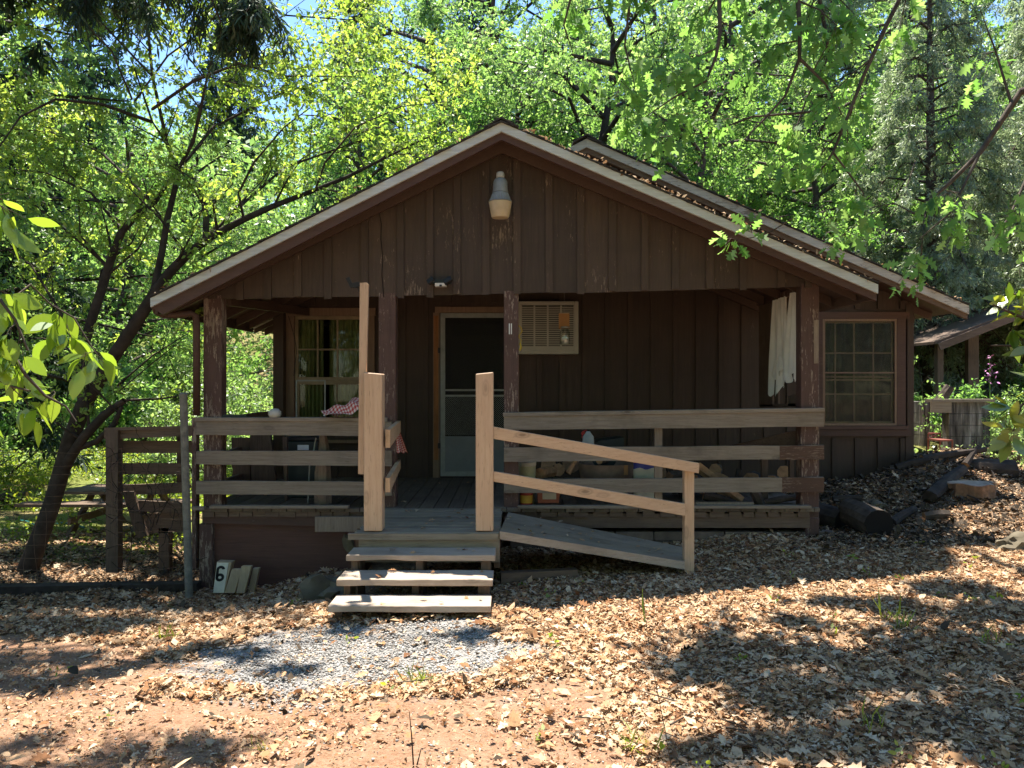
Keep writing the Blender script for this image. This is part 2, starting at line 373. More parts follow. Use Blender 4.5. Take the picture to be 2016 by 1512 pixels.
def check_mat():
    t = NT('red_gingham'); v = t.coord(kind='UV')
    sp = t.n('ShaderNodeSeparateXYZ'); t.l(v, sp.inputs[0])
    def st(o): return t.math('GREATER_THAN', t.math('FRACT', t.math('MULTIPLY', o, 14.0)), .5)
    a = st(sp.outputs[0]); b = st(sp.outputs[1]); s_ = t.math('MULTIPLY', t.math('ADD', a, b), .5)
    c = t.ramp(s_, [(0, (.62,.55,.48)), (.5, (.50,.20,.17)), (1, (.38,.045,.04))])
    t.bsdf(c, .9); return t.m
M['check'] = check_mat()
# ------------------------------------------------------------------ terrain height
CP = np.array([(-.7,5.3,-.03),(-2.7,7.3,-.38),(-5,7.3,-.38),(-8,8,-.42),(-3,5,-.10),(2.5,7.4,.12),(1.4,6.5,.01),(3.7,7.7,.14),(5.1,9.9,.42),
 (4,9.7,.36),(5.8,9.3,.30),(8,14,.62),(9,18,.85),(-5,14,-.5),(-10,20,-.3),(0,3,0),(-3,3,0),(3,3,.05),(3.5,5,.08),(-2,4,-.02),(0,7.5,.0),(-1.4,7.4,-.22),
 (0,0,0),(-6,0,0),(6,0,0),(8,5,.28),(-8,4,-.12),(20,10,.8),(-20,10,-.4),(-20,30,.0),(20,30,2.0),(0,10,-.1),(0,14,0),(0,20,.1),(-3.2,10,-.45),(0,30,1),(5.5,6,.2),(6.5,8,.3),(0,-8,0),(-60,0,0),(60,0,1)])
def gh(x, y):
    x = np.asarray(x, float); y = np.asarray(y, float)
    d2 = (x[..., None]-CP[:, 0])**2+(y[..., None]-CP[:, 1])**2+.15; wgt = d2**-1.8
    z = (wgt*CP[:, 2]).sum(-1)/wgt.sum(-1)
    t = np.clip((y-19)/60, 0, 1); z = z+t*t*(3-2*t)*17
    t = np.clip((np.abs(x)-13)/50, 0, 1)*(y > -5); z = z+t*t*(3-2*t)*8
    # debris mound beside the cabin
    z = z+.36*np.exp(-(((x-6.0)/.8)**2+((y-10.2)/.55)**2))+.24*np.exp(-(((x-5.2)/.6)**2+((y-9.4)/.5)**2))+.10*np.exp(-(((x-4.3)/.4)**2+((y-9.2)/.4)**2))
    return z+.015*np.sin(x*2.3+y*1.1)*np.cos(y*1.9-x*.7)+.008*np.sin(x*6.1)*np.sin(y*5.3)
def g1(x, y): return float(gh(np.array([x]), np.array([y]))[0])
def GP(px, py):
    D = 5.0
    for _ in range(25): D = (EYE-g1(X(px, D), D))*F/(py-CY)*.5+D*.5
    return (X(px, D), D)
def inpoly(x, y, poly):
    x = np.asarray(x); y = np.asarray(y); r = np.zeros(x.shape, bool); n = len(poly)
    for i in range(n):
        x0, y0 = poly[i]; x1, y1 = poly[(i+1) % n]
        c = ((y0 > y) != (y1 > y)) & (x < (x1-x0)*(y-y0)/(y1-y0+1e-12)+x0); r ^= c
    return r
def vn(x, y, s, seed=0):
    """cheap smooth value noise"""
    r = np.random.default_rng(seed).random((64, 64)); x = x*s+100; y = y*s+100
    xi = np.floor(x).astype(int); yi = np.floor(y).astype(int); fx = x-xi; fy = y-yi; fx = fx*fx*(3-2*fx); fy = fy*fy*(3-2*fy)
    a = r[xi % 64, yi % 64]; b = r[(xi+1) % 64, yi % 64]; c = r[xi % 64, (yi+1) % 64]; d = r[(xi+1) % 64, (yi+1) % 64]
    return (a*(1-fx)+b*fx)*(1-fy)+(c*(1-fx)+d*fx)*fy
DIRT = [GP(*p) for p in [(-300,1275),(330,1262),(350,1350),(700,1375),(1010,1345),(1150,1390),(1260,1512)]]+[(1.0,1.5),(-6,1.5)]
GRAV = [GP(*p) for p in [(350,1345),(430,1275),(560,1238),(700,1225),(940,1228),(1050,1262),(1040,1300),(900,1330),(700,1350),(500,1365)]]
def grid(lo, f0, f1, hi, step, gr=1.22):
    a = list(np.arange(f0, f1+1e-6, step)); s = step; v = f1
    while v < hi: s *= gr; v += s; a.append(v)
    s = step; v = f0; b = []
    while v > lo: s *= gr; v -= s; b.append(v)
    return np.array(b[::-1]+a)
def zones(x, y):
    wx = x+(vn(x, y, 2.2, 3)-.5)*.5; wy = y+(vn(x, y, 2.6, 4)-.5)*.45
    d = inpoly(wx, wy, DIRT).astype(float)
    g = np.where((y > 12) & (x > 4.5), .45+.5*vn(x, y, .8, 6), 0)*(vn(x, y, .5, 16) > .3)
    g = np.where(y > 17, .6+.3*vn(x, y, .7, 27), g); g = np.where((x < -3.2) & (y > 8.3+.9*vn(x, y, 1.2, 7)), .4+.5*(vn(x, y, 1.1, 13) > .4), g)
    v = sum(inpoly(x+(vn(x, y, 5, 8)-.5)*q, y+(vn(x, y, 5, 9)-.5)*q*.9, GRAV).astype(float) for q in (.2, .5, .9))/3*(.5+.5*(vn(x, y, 9, 10) > .3))
    return d, g, v
gx = grid(-220, -7, 8, 220, .075); gy = grid(-40, 2.6, 12, 260, .075)
GX, GY = np.meshgrid(gx, gy); GZ = gh(GX, GY)
near = np.exp(-np.clip(GY-3, 0, None)*.08)
GZ = GZ+((vn(GX, GY, 9, 1)-.5)*.02+(vn(GX, GY, 3, 2)-.5)*.03)*near
V = np.stack([GX.ravel(), GY.ravel(), GZ.ravel()], 1); nx, ny = len(gx), len(gy)
ii = (np.arange(ny-1)[:, None]*nx+np.arange(nx-1)[None]).ravel()
L = np.stack([ii, ii+1, ii+nx+1, ii+nx], 1).ravel()
me = np_mesh('ground', V, L, np.full(len(ii), 4))
ca = me.color_attributes.new('zone', 'FLOAT_COLOR', 'POINT')
zd, zg, zv = zones(GX.ravel(), GY.ravel()); ca.data.foreach_set('color', np.stack([zd, zg, zv, np.ones_like(zd)], 1).astype(np.float32).ravel())
me.shade_smooth(); tag(link('ground', me, M['ground']), kind='structure')
# ================================================================== CABIN
YF, YW, YR, YM = 7.55, 9.9, 7.1, 9.3      # porch front plane, house wall, porch rake, main rake
DK = .42                                   # deck level
cabin = thing('cabin', 'dark brown board-and-batten cabin with gabled front porch', 'cabin', (0, YF, 0))
def lerp(pts, x):
    for (x0, y0), (x1, y1) in zip(pts, pts[1:]):
        if x <= x1 or (x1, y1) == pts[-1]: return y0+(y1-y0)*(x-x0)/(x1-x0)
# --- porch roof -----------------------------------------------------
LT, RT, AP = (X(296, YR), Z(587, YR)), (X(1729, YR), Z(560, YR)), (X(987, YR), Z(241, YR))
def rake_z(x):
    return AP[1]-(AP[0]-x)*(AP[1]-LT[1])/(AP[0]-LT[0]) if x < AP[0] else AP[1]-(x-AP[0])*(AP[1]-RT[1])/(RT[0]-AP[0])
mb = MB()
def slope_slab(mb, a, b, y0, y1, t, up=0, m=0):
    """slab between (x,z) a and b, thickness t downwards"""
    (xa, za), (xb, zb) = a, b
    vs = [(xa, y0, za+up), (xb, y0, zb+up), (xb, y1, zb+up), (xa, y1, za+up)]
    vs += [(x, y, z-t) for x, y, z in vs]
    mb.add(vs, [(0,1,2,3),(7,6,5,4),(0,4,5,1),(1,5,6,2),(2,6,7,3),(3,7,4,0)], m)
slope_slab(mb, LT, AP, YR+.045, YM+2.2, .022, -.03); slope_slab(mb, AP, RT, YR+.045, YM+2.2, .022, -.031)
proof = mb.build('porch_roof', M['paint_y'], cabin)
# shingle courses with ragged front edges on the rake
mb = MB()
for (a, b) in ((LT, AP), (RT, AP)):
    n = 26
    for i in range(n):
        t0, t1 = i/n, (i+1.25)/n
        t1 = min(t1, 1.0); k = .012
        xa, za = a[0]+(b[0]-a[0])*t0, a[1]+(b[1]-a[1])*t0; xb, zb = a[0]+(b[0]-a[0])*t1, a[1]+(b[1]-a[1])*t1
        y = YR-.012+random.uniform(-.02, .012)
        vs = [(xa, y, za+k+.012), (xb, y, zb+k), (xb, YM+2.2, zb+k), (xa, YM+2.2, za+k+.012)]
        vs += [(x_, y_, z_-.014) for x_, y_, z_ in vs]
        mb.add(vs, [(0,1,2,3),(7,6,5,4),(0,4,5,1),(1,5,6,2),(2,6,7,3),(3,7,4,0)])
for i in range(11):                       # ridge caps
    y = YR-.03+i*.25; mb.prism([(AP[0]-.16, AP[1]-.075+.03), (AP[0], AP[1]+.045), (AP[0]+.16, AP[1]-.07+.03), (AP[0]+.16, AP[1]-.085+.03), (AP[0], AP[1]+.028), (AP[0]-.16, AP[1]-.09+.03)], y, y+.28)
mb.build('shingles', M['shingle'], proof)
# fascia boards (grey white) and brown barge under them
def rake_board(mb, a, b, h0, h1, y0, y1, ex=0):
    (xa, za), (xb, zb) = a, b
    mb.prism([(xa, za-h0), (xb, zb-h0), (xb, zb-h1), (xa+ex, za-h1)], y0, y1)
mb = MB(); rake_board(mb, LT, AP, 0, .082, YR, YR+.04); rake_board(mb, AP, RT, 0, .082, YR, YR+.04); mb.build('fascia', M['fascia'], proof)
mb = MB(); rake_board(mb, LT, AP, .082, .15, YR+.03, YR+.075, .1); rake_board(mb, AP, RT, .082, .15, YR+.03, YR+.075, 0); mb.build('barge_board', M['paint_x'], proof)
# rafters of the porch (along the slope) seen from beneath
for y in (7.42, 8.0, 8.6, 9.15, 9.6):
    for s, (a, b) in enumerate(((LT, AP), (RT, AP))):
        mb = MB(); t = .02
        xa, za = a[0]+(b[0]-a[0])*t, a[1]+(b[1]-a[1])*t
        mb.prism([(xa, za-.054), (b[0], b[1]-.054), (b[0], b[1]-.19), (xa, za-.145)], y-.02, y+.02)
        mb.build('rafter', M['paint_y'], proof)
mb = MB(); mb.box((LT[0]+.02, YR+.05, LT[1]-.14), (LT[0]+.045, YM+.5, LT[1]-.02)); mb.build('eave_board', M['paint_y'], proof); mb = MB(); mb.box((RT[0]-.045, YR+.05, RT[1]-.14), (RT[0]-.02, YM+.0, RT[1]-.02)); mb.build('eave_board', M['paint_y'], proof)
# gable wall, board and batten
bot = [(X(p, YF), Z(q, YF)) for p, q in [(398,588),(560,586),(745,584),(860,581),(1000,578),(1180,575),(1400,569),(1612,563)]]
gw = MB(); xl, xr = bot[0][0], bot[-1][0]
bx = sorted([X(c, YF) for c in (419,473,528,587,646,718,789,847,900,957,1018,1081,1143,1205,1269,1329,1397,1462,1537,1590)])
edges = [xl]+bx+[xr]
for a, b in zip(edges, edges[1:]):
    j = random.uniform(-.004, .006)
    pts = [(a+.002, lerp(bot, a)+j), (b-.002, lerp(bot, b)+j)]
    if a < AP[0] < b: pts += [(b-.002, rake_z(b)-.06), (AP[0], AP[1]-.06), (a+.002, rake_z(a)-.06)]
    else: pts += [(b-.002, rake_z(b)-.06), (a+.002, rake_z(a)-.06)]
    gw.prism(pts, YF+random.uniform(0, .004), YF+.03)
for c in bx:
    h = random.uniform(.033, .038); a, b = c-h, c+h; z = lerp(bot, c)+random.uniform(-.022, .012); lean = random.uniform(-.004, .004)
    gw.prism([(a, z), (b, z+random.uniform(-.004, .004)), (b+lean, rake_z(b)-.062), (a+lean, rake_z(a)-.062)], YF-.02+random.uniform(-.003, .003), YF-.001)
gw.build('gable_wall', M['paint_z'], cabin)
mb = MB()                                  # beam hidden behind the gable boards
for a, b in zip(bot, bot[1:]): mb.prism([(a[0], a[1]+.02), (b[0], b[1]+.02), (b[0], b[1]+.18), (a[0], a[1]+.18)], YF+.032, YF+.10)
mb.build('beam', M['paint_x'], cabin)
mb = MB(); mb.bar((X(440, YF), 7.7, Z(590, YF)), (X(600, 9.6), 9.75, Z(612, 9.6)), .04, .09); mb.build('ceiling_joist', M['paint_y'], cabin)
mb = MB(); xs_ = [(746,419),(750,440),(749,470),(753,505),(751,540),(755,585)]
pl_ = [(X(a, YF-.02)-.003, Z(b, YF-.02)) for a, b in xs_]+[(X(a, YF-.02)+.004, Z(b, YF-.02)) for a, b in reversed(xs_)]
mb.prism(pl_, YF-.004, YF-.001); mb.build('wood_split', M['dark'], cabin)
# --- porch posts ----------------------------------------------------
for (x0, x1, lb) in ((400, 436, 'brown post with a long strip of bare wood'), (745, 779, 'brown post with flaking paint down its right edge'), (992, 1021, 'brown post with mottled peeling paint beside the door'), (1577, 1613, 'brown post with a bare wood patch beside the white cloth')):
    a, b = X(x0, YF), X(x1, YF); mb = MB()
    mb.box((a, YF+.001, DK-.15 if x0 > 500 else DK-.1), (b, YF+.001+min(.14, b-a), lerp(bot, (a+b)/2)+.04 if x0 not in (992, 1577) else lerp(bot, (a+b)/2)+.03))
    p = mb.build('porch_post', M['paint_post'], cabin, bevel=.006); p['label'] = lb
mb = MB(); mb.box((X(1600, YF)+.01, YF-.008, Z(716, YF)), (X(1611, YF), YF+.0, Z(630, YF)), j=.004); mb.build('bare_wood_patch', M['railz'], cabin)
mb = MB()
for c in (1003, 1007): mb.box((X(c, YF)-.006, YF-.01, Z(658, YF)), (X(c, YF)+.004, YF+.0, Z(637, YF)))
mb.build('white_strip', M['white'], cabin)
# --- rails ----------------------------------------------------------
YL = YF-.045
def railboard(px0, px1, t0, b0, t1, b1, y, mat, name='rail'):
    mb = MB(); n = 9; pts = []
    for i in range(n+1):
        u = i/n; x = X(px0+(px1-px0)*u, y); pts.append((x, Z(t0+(t1-t0)*u, y)+random.uniform(-.003, .003)))
    for i in range(n, -1, -1):
        u = i/n; x = X(px0+(px1-px0)*u, y); pts.append((x, Z(b0+(b1-b0)*u, y)+random.uniform(-.003, .003)))
    mb.prism(pts, y, y+.04); return mb.build(name, mat, cabin)
for a in ((386,771,830,856,830,859), (386,771,888,914,888,918), (386,771,947,973,949,976)): railboard(*a, YL, M['rail'])
for a in ((992,1622,820,846,811,840), (992,1622,882,909,877,904), (992,1622,944,971,940,968)): railboard(*a, YL, M['rail'])
# the stretches of the two lower boards that are still painted brown
for a in ((1535,1622.5,878.4,905.2,876.8,904.6), (1540,1622.5,940.4,969,939.6,968.6)): railboard(*a, YL-.002, M['brownrail'], 'painted_rail_end').scale.y = 1
def caprail(px0, px1, y0_, y1_):
    mb = MB(); a = X(px0, YL); b = X(px1, YL); za, zb = Z(y0_, YL), Z(y1_, YL)
    vs = [(a, YL-.012, za), (b, YL-.012, zb), (b, YL+.13, zb), (a, YL+.13, za)]; vs += [(x, y, z-.038) for x, y, z in vs]
    mb.add(vs, [(0,1,2,3),(7,6,5,4),(0,4,5,1),(1,5,6,2),(2,6,7,3),(3,7,4,0)]); mb.build('cap_rail', M['rail'], cabin, bevel=.003)
caprail(384, 762, 822, 822.5); caprail(990, 1623, 812.5, 803)
mb = MB(); mb.box((X(1289, YF), YF-.001, Z(992, YF)), (X(1304, YF), YF+.04, Z(842, YF))); mb.build('baluster', M['railz'], cabin)
mb = MB(); mb.box((X(381, YF), YF-.04, Z(1118, YF)), (X(389, YF), YF+.05, Z(822, YF)+.0)); mb.build('corner_trim', M['paint_post'], cabin)
mb = MB(); mb.box((X(768, YF), YF+.0, Z(1000, YF)), (X(775, YF), YF+.09, Z(828, YF))); mb.build('baluster', M['paint_post'], cabin)
# left end rails going back along the open side
for (t, h) in ((826, .13), (900, .13), (960, .12)):
    mb = MB(); z = Z(t, YF); mb.box((X(392, YF)-.02, YF+.15, z-h), (X(392, YF)+.015, 9.85, z)); mb.build('side_rail', M['oldbrd'], cabin)
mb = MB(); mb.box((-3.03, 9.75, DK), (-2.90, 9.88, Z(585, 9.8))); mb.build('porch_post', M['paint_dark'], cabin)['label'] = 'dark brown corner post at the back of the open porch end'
# --- deck -----------------------------------------------------------
mb = MB(); x = X(396, YF); xe = X(1610, YF)
while x < xe:
    w_ = .135; j = random.uniform(-.01, .02)
    sk_ = 0
    mb.box((x, YF-.06+j, DK-.035), (min(x+w_, xe), YW-.002, DK+random.uniform(-.002, .002))); x += w_+.008
mb.build('deck_boards', M['deck'], cabin)
for (p, q) in ((420, 690), (1020, 1590)): MB().box((X(p, YF), YF-.1, DK+.004), (X(q, YF), YF-.035, DK+.03)).build('edge_strip', M['rail'], cabin)
MB().box((X(386, YF), YF-.11, DK-.01), (X(410, YF), YF-.05, DK+.02)).build('board_stub', M['rail'], cabin)
mb = MB()                                  # row of joist ends with dark gaps on the right, tight on the left
x = X(403, YF)
while x < X(1590, YF):
    w_ = random.uniform(.10, .16)
    if not (X(700, YF) < x < X(980, YF)): MB().box((x, YF-.05+random.uniform(-.01, .01), DK-.085), (x+w_, YF+.1, DK-.037), j=.003).build('joist_end', M['oldbrd'], cabin)
    x += w_+(random.uniform(.004, .012) if x < 0 else random.uniform(.01, .06))
mb = MB(); mb.prism([(X(401, YF), Z(1003, YF)), (X(700, YF), Z(1010, YF)), (X(700, YF), Z(1036, YF)), (X(401, YF), Z(1029, YF))], YF-.035, YF+.01); mb.build('rim_board', M['paint_x'], cabin)
mb = MB(); mb.prism([(X(420, YF), Z(1028, YF)), (X(710, YF), Z(1034, YF)), (X(720, YF), -.5), (X(420, YF), -.55)], YF+.012, YF+.03); mb.build('skirt_panel', M['skirt'], cabin)
mb = MB(); mb.box((X(394, YF), YF-.03, -.5), (X(421, YF), YF+.09, Z(1030, YF))); mb.build('foundation_post', M['paint_post'], cabin, bevel=.008)
mb = MB(); mb.box((X(620, 7.4), 7.40, Z(1047, 7.4)), (X(716, 7.4), 7.44, Z(1018, 7.4))); mb.build('ledger_board', M['railz'], cabin)
mb = MB(); mb.box((X(1010, YF), YF-.03, Z(1038, YF)), (X(1592, YF), YF+.01, Z(1010, YF))); mb.build('rim_board', M['oldbrd'], cabin)
mb = MB(); 
for r in range(3):
    x = X(985, YF)+r*.1
    while x < X(1600, YF):
        w_ = random.uniform(.28, .42); mb.box((x, YF-.01+random.uniform(-.008, .008), DK-.23-.095*(r+1)), (x+w_-.012, YF+.1, DK-.23-.095*r-.012), j=.003); x += w_
mb.build('foundation_blocks', M['brick'], cabin)
mb = MB(); mb.box((X(1585, YF), YF-.02, -.1), (X(1612, YF), YF+.1, DK-.1)); mb.build('foundation_post', M['paint_post'], cabin, bevel=.008)
mb = MB(); mb.box((X(396, YF), YF+.05, -.5), (X(398, YF)+.02, YW, DK-.04)); mb.build('side_skirt', M['skirt'], cabin); mb = MB(); mb.box((3.0, YF+.05, -.3), (3.02, YW, DK-.04)); mb.build('side_skirt', M['skirt'], cabin)
# gutter downspout
mb = MB(); mb.tube([P(303, 597, 7.2), P(308, 613, 7.3), P(322, 620, 7.38), P(345, 620, 7.42), P(376, 617, 7.47), P(385, 622, 7.5), P(387, 640, 7.5), P(387, 818, 7.5)], .034, 10)
mb.build('downspout', M['paint_x'], cabin, smooth=True)
# --- main roof ------------------------------------------------------
ML, MR, MA = (-3.42, Z(638, 9.95)), (X(1908, YM), Z(602, YM)), (X(1155, YM), Z(273, YM))
def mrake(x):
    return MA[1]-(MA[0]-x)*(MA[1]-ML[1])/(MA[0]-ML[0]) if x < MA[0] else MA[1]-(x-MA[0])*(MA[1]-MR[1])/(MR[0]-MA[0])
YB = 9.94; mb = MB(); slope_slab(mb, ML, MA, YB+.045, 18, .03, -.03); slope_slab(mb, MA, MR, YM+.045, 18, .03, -.031); mroof = mb.build('main_roof', M['paint_y'], cabin)
mb = MB()
for (a, b, YQ) in ((ML, MA, YB), (MR, MA, YM)):
    n = 30
    for i in range(n):
        t0, t1 = i/n, min((i+1.25)/n, 1); k = .014
        xa, za = a[0]+(b[0]-a[0])*t0, a[1]+(b[1]-a[1])*t0; xb, zb = a[0]+(b[0]-a[0])*t1, a[1]+(b[1]-a[1])*t1; y = YQ-.015+random.uniform(-.025, .012)
        vs = [(xa, y, za+k+.014), (xb, y, zb+k), (xb, 18, zb+k), (xa, 18, za+k+.014)]; vs += [(x_, y_, z_-.016) for x_, y_, z_ in vs]
        mb.add(vs, [(0,1,2,3),(7,6,5,4),(0,4,5,1),(1,5,6,2),(2,6,7,3),(3,7,4,0)])
for i in range(30):
    y = YM-.04+i*.29; mb.prism([(MA[0]-.17, MA[1]-.04), (MA[0], MA[1]+.055), (MA[0]+.17, MA[1]-.04), (MA[0]+.17, MA[1]-.06), (MA[0], MA[1]+.035), (MA[0]-.17, MA[1]-.06)], y, y+.31)
mb.build('shingles', M['shingle'], mroof)
mb = MB(); rake_board(mb, ML, MA, 0, .10, YB, YB+.04); rake_board(mb, (MA[0]-.5, mrake(MA[0]-.5)), MA, 0, .10, YM, YM+.04); rake_board(mb, MA, MR, 0, .10, YM, YM+.04); mb.build('fascia', M['fascia2'], mroof)
mb = MB(); rake_board(mb, (MA[0]-.5, mrake(MA[0]-.5)), MA, .10, .17, YM+.03, YM+.08); rake_board(mb, MA, MR, .10, .16, YM+.03, YM+.08); mb.build('barge_board', M['oldbrd'], mroof)
for y in (10.02, 10.45, 10.95, 11.6, 12.4):
    for (a, b) in ((ML, MA), (MR, MA)):
        mb = MB(); xa, za = a[0]+(b[0]-a[0])*.015, a[1]+(b[1]-a[1])*.015
        xb, zb = a[0]+(b[0]-a[0])*.25, a[1]+(b[1]-a[1])*.25
        mb.prism([(xa, za-.064), (xb, zb-.064), (xb, zb-.19), (xa, za-.15)], y-.022, y+.022); mb.build('rafter', M['paint_y'], mroof)
# --- house walls ----------------------------------------------------
XWL, XWR, ZB = -3.0, X(1795, YW), .18
WL = (X(580, YW), X(724, YW), Z(858, YW), Z(622, YW))            # left window opening
DR = (X(866, YW), X(1009, YW), DK, Z(616, YW))                   # door opening
WR = (X(1618, YW), X(1764, YW), Z(838, YW), Z(628, YW))          # right window
ops = [WL, DR, WR]
bx = list(np.arange(XWL+.14, XWR, .292)); eb = [XWL]+bx+[XWR]
wm = MB()
def wallstrip(a, b, y0, y1):
    segs = [(ZB, min(mrake(a), mrake(b))-.07)]
    for (xa, xb, za, zb) in ops:
        if b > xa+.001 and a < xb-.001:
            ns = []
            for (p, q) in segs:
                if za > p: ns.append((p, min(q, za)))
                if zb < q: ns.append((max(p, zb), q))
            segs = ns
    for p, q in segs:
        if q-p < .01: continue
        t = q
        if q >= min(mrake(a), mrake(b))-.071: wm.prism([(a, p), (b, p), (b, mrake(b)-.07), (a, mrake(a)-.07)], y0, y1)
        else: wm.box((a, y0, p), (b, y1, q))
cuts = sorted(set(eb+[o[0] for o in ops]+[o[1] for o in ops]+[MA[0]]))
for a, b in zip(cuts, cuts[1:]): wallstrip(a, b, YW, YW+.03)
for c in bx:
    hit = any(c+.03 > o[0]-.08 and c-.03 < o[1]+.08 and True for o in ops)
    if not hit: wallstrip(c-.034, c+.034, YW-.022, YW-.001)
    else:
        for (xa, xb, za, zb) in ops:
            if c+.03 > xa-.08 and c-.03 < xb+.08:
                if za-.16 > ZB+.05: wm.box((c-.034, YW-.022, ZB), (c+.034, YW-.001, za-.16))
                wm.box((c-.034, YW-.022, zb+.13), (c+.034, YW-.001, mrake(c)-.1))
wm.box((XWR-.09, YW-.03, ZB), (XWR+.012, YW-.0225, mrake(XWR)-.09))
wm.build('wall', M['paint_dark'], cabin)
mb = MB()                                   # remaining walls of the house body
mb.box((XWL, YW+.031, ZB-.6), (XWL+.03, 17.6, mrake(XWL)-.08)); mb.box((XWR-.03, YW+.031, ZB-.3), (XWR, 17.6, mrake(XWR)-.08))
mb.prism([(XWL, ZB-.6), (XWR, ZB-.3), (XWR, mrake(XWR)-.08), (MA[0], MA[1]-.08), (XWL, mrake(XWL)-.08)], 17.57, 17.6)
y = YW+.2
while y < 17.5: mb.box((XWR+.0005, y, ZB), (XWR+.022, y+.06, mrake(XWR)-.1)); mb.box((XWL-.022, y, ZB-.6), (XWL-.0005, y+.06, mrake(XWL)-.1)); y += .3
mb.box((XWL+.031, YW+.031, DK-.1), (XWR-.031, 17.56, DK-.05))
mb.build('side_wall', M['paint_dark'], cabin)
mb = MB()
x = 2.9
while x < XWR: mb.box((x, YW+.04, ZB-.35), (x+.36, YW+.14, ZB-.003), j=.004); x += .38
mb.box((XWL, YW-.01, ZB-.7), (2.9, YW+.1, ZB-.002)); mb.build('foundation_blocks', M['brick'], cabin)
# shingled upper gable glimpsed behind the porch roof
mb = MB(); z = MA[1]-.16; r = 0
while z > MA[1]-1.6:
    x = MA[0]-1.5
    while x < MA[0]+3.6:
        w_ = random.uniform(.09, .17)
        if z < mrake(x)-.1 and z < mrake(x+w_)-.1: mb.box((x, YW-.05-.004*(r % 2), z-.13), (x+w_-.006, YW-.023, z), j=.002)
        x += w_
    z -= .12; r += 1
t = NT('red_cedar_shingle'); n1 = t.noise(t.coord((20,20,2), rnd=9), 2, 4); c = t.ramp(n1, [(.3, (.16,.06,.03)), (.7, (.30,.13,.06))])
hv = t.n('ShaderNodeHueSaturation'); t.l(c, hv.inputs['Color']); t.l(t.math('ADD', t.island(), .5), hv.inputs['Value']); t.bsdf(hv.outputs[0], .9); M['cedar'] = t.m
mb.build('gable_shingles', M['cedar'], cabin)
# --- windows --------------------------------------------------------
def curtain(x0, x1, z0, z1, y, parent, seg=60, mat='curtain', gaps=()):
    mb = MB(); vs = []; 
    for i in range(seg+1):
        u = i/seg; x = x0+(x1-x0)*u; yy = y+.03*math.sin(u*seg*.75)+.012*math.sin(u*37)
        vs += [(x, yy, z0), (x, yy+.004*math.sin(i), z1)]
    mb.add(vs, [(2*i, 2*i+2, 2*i+3, 2*i+1) for i in range(seg)]); return mb.build('curtain', M[mat], parent, smooth=True)
win = MB()
xa, xb, za, zb = WL
tw = MB(); fy = YW-.03
tw.box((X(564, YW), fy, za-.05), (xa, YW-.001, zb)); tw.box((xb, fy, za-.05), (X(738, YW), YW-.001, zb)); tw.box((X(562, YW), fy-.004, zb+.0005), (X(740, YW), YW-.001, zb+.10)); tw.box((X(560, YW), fy-.03, za-.09), (X(742, YW), YW-.001, za-.051))
wl_ = tw.build('window', M['trim'], cabin); wl_['label'] = 'multi-pane window left of the door'
sb_ = MB(); yy = YW+.004
def rect_frame(mb, x0, x1, z0, z1, t, y0, y1):
    mb.box((x0, y0, z0), (x0+t, y1, z1)); mb.box((x1-t, y0, z0), (x1, y1, z1)); mb.box((x0+t, y0, z1-t), (x1-t, y1, z1)); mb.box((x0+t, y0, z0), (x1-t, y1, z0+t))
zm = Z(747, YW)
rect_frame(sb_, xa+.002, xb-.002, zm-.015, zb-.002, .045, yy, yy+.035); rect_frame(sb_, xa+.004, xb-.004, za+.002, zm-.017, .05, yy+.02, yy+.055)
for c in (625, 664): sb_.box((X(c, YW)-.011, yy+.005, zm+.03), (X(c, YW)+.011, yy+.03, zb-.047))
sb_.box((xa+.047, yy+.006, Z(688, YW)-.011), (xb-.047, yy+.029, Z(688, YW)+.011))
for c in (662,): sb_.box((X(c, YW)-.010, yy+.025, za+.052), (X(c, YW)+.010, yy+.05, zm-.067))
sb_.build('sash', M['sash'], wl_)
mb = MB(); mb.box((xa+.03, yy+.015, zm), (xb-.03, yy+.018, zb-.03)); mb.box((xa+.03, yy+.036, za+.03), (xb-.03, yy+.039, zm)); mb.build('pane', M['glass'], wl_)
curtain(xa-.02, xa+.34, za-.05, zb+.05, YW+.11, wl_); curtain(xa+.42, xb+.02, za-.05, zb+.05, YW+.115, wl_)
xa, xb, za, zb = WR
tw = MB(); tw.box((X(1604, YW), fy, za), (xa, YW-.001, zb)); tw.box((xb, fy, za-.0), (X(1784, YW), YW-.001, zb)); tw.box((X(1604, YW), fy-.003, zb+.0005), (X(1788, YW), YW-.001, zb+.09)); tw.box((X(1600, YW), fy-.035, za-.045), (X(1784, YW), YW-.001, za-.001)); tw.box((X(1600, YW), fy-.02, za-.13), (X(1790, YW), YW-.001, za-.05))
wr_ = tw.build('window', M['paint_x'], cabin); wr_['label'] = 'large multi-pane window at the cabin right corner'
mb = MB(); rect_frame(mb, xa+.002, xb-.002, za+.002, zb-.002, .028, YW-.028, YW-.002); mb.box((xa+.03, YW-.027, Z(734, YW)-.008), (xb-.03, YW-.012, Z(734, YW)+.01)); mb.build('storm_frame', M['trim'], wr_)
mb = MB(); yy = YW+.02
rect_frame(mb, xa+.003, xb-.003, za+.003, zb-.003, .05, yy, yy+.03)
for c in (1646, 1683, 1721): mb.box((X(c, YW)-.009, yy+.003, za+.053), (X(c, YW)+.009, yy+.026, zb-.053))
for c in (695, 742, 748, 776): mb.box((xa+.053, yy+.004, Z(c, YW)-.009), (xb-.053, yy+.025, Z(c, YW)+.009))
mb.build('sash', M['sash'], wr_)
mb = MB(); mb.box((xa+.03, yy+.012, za+.03), (xb-.03, yy+.015, zb-.03)); mb.build('pane', M['glass'], wr_)
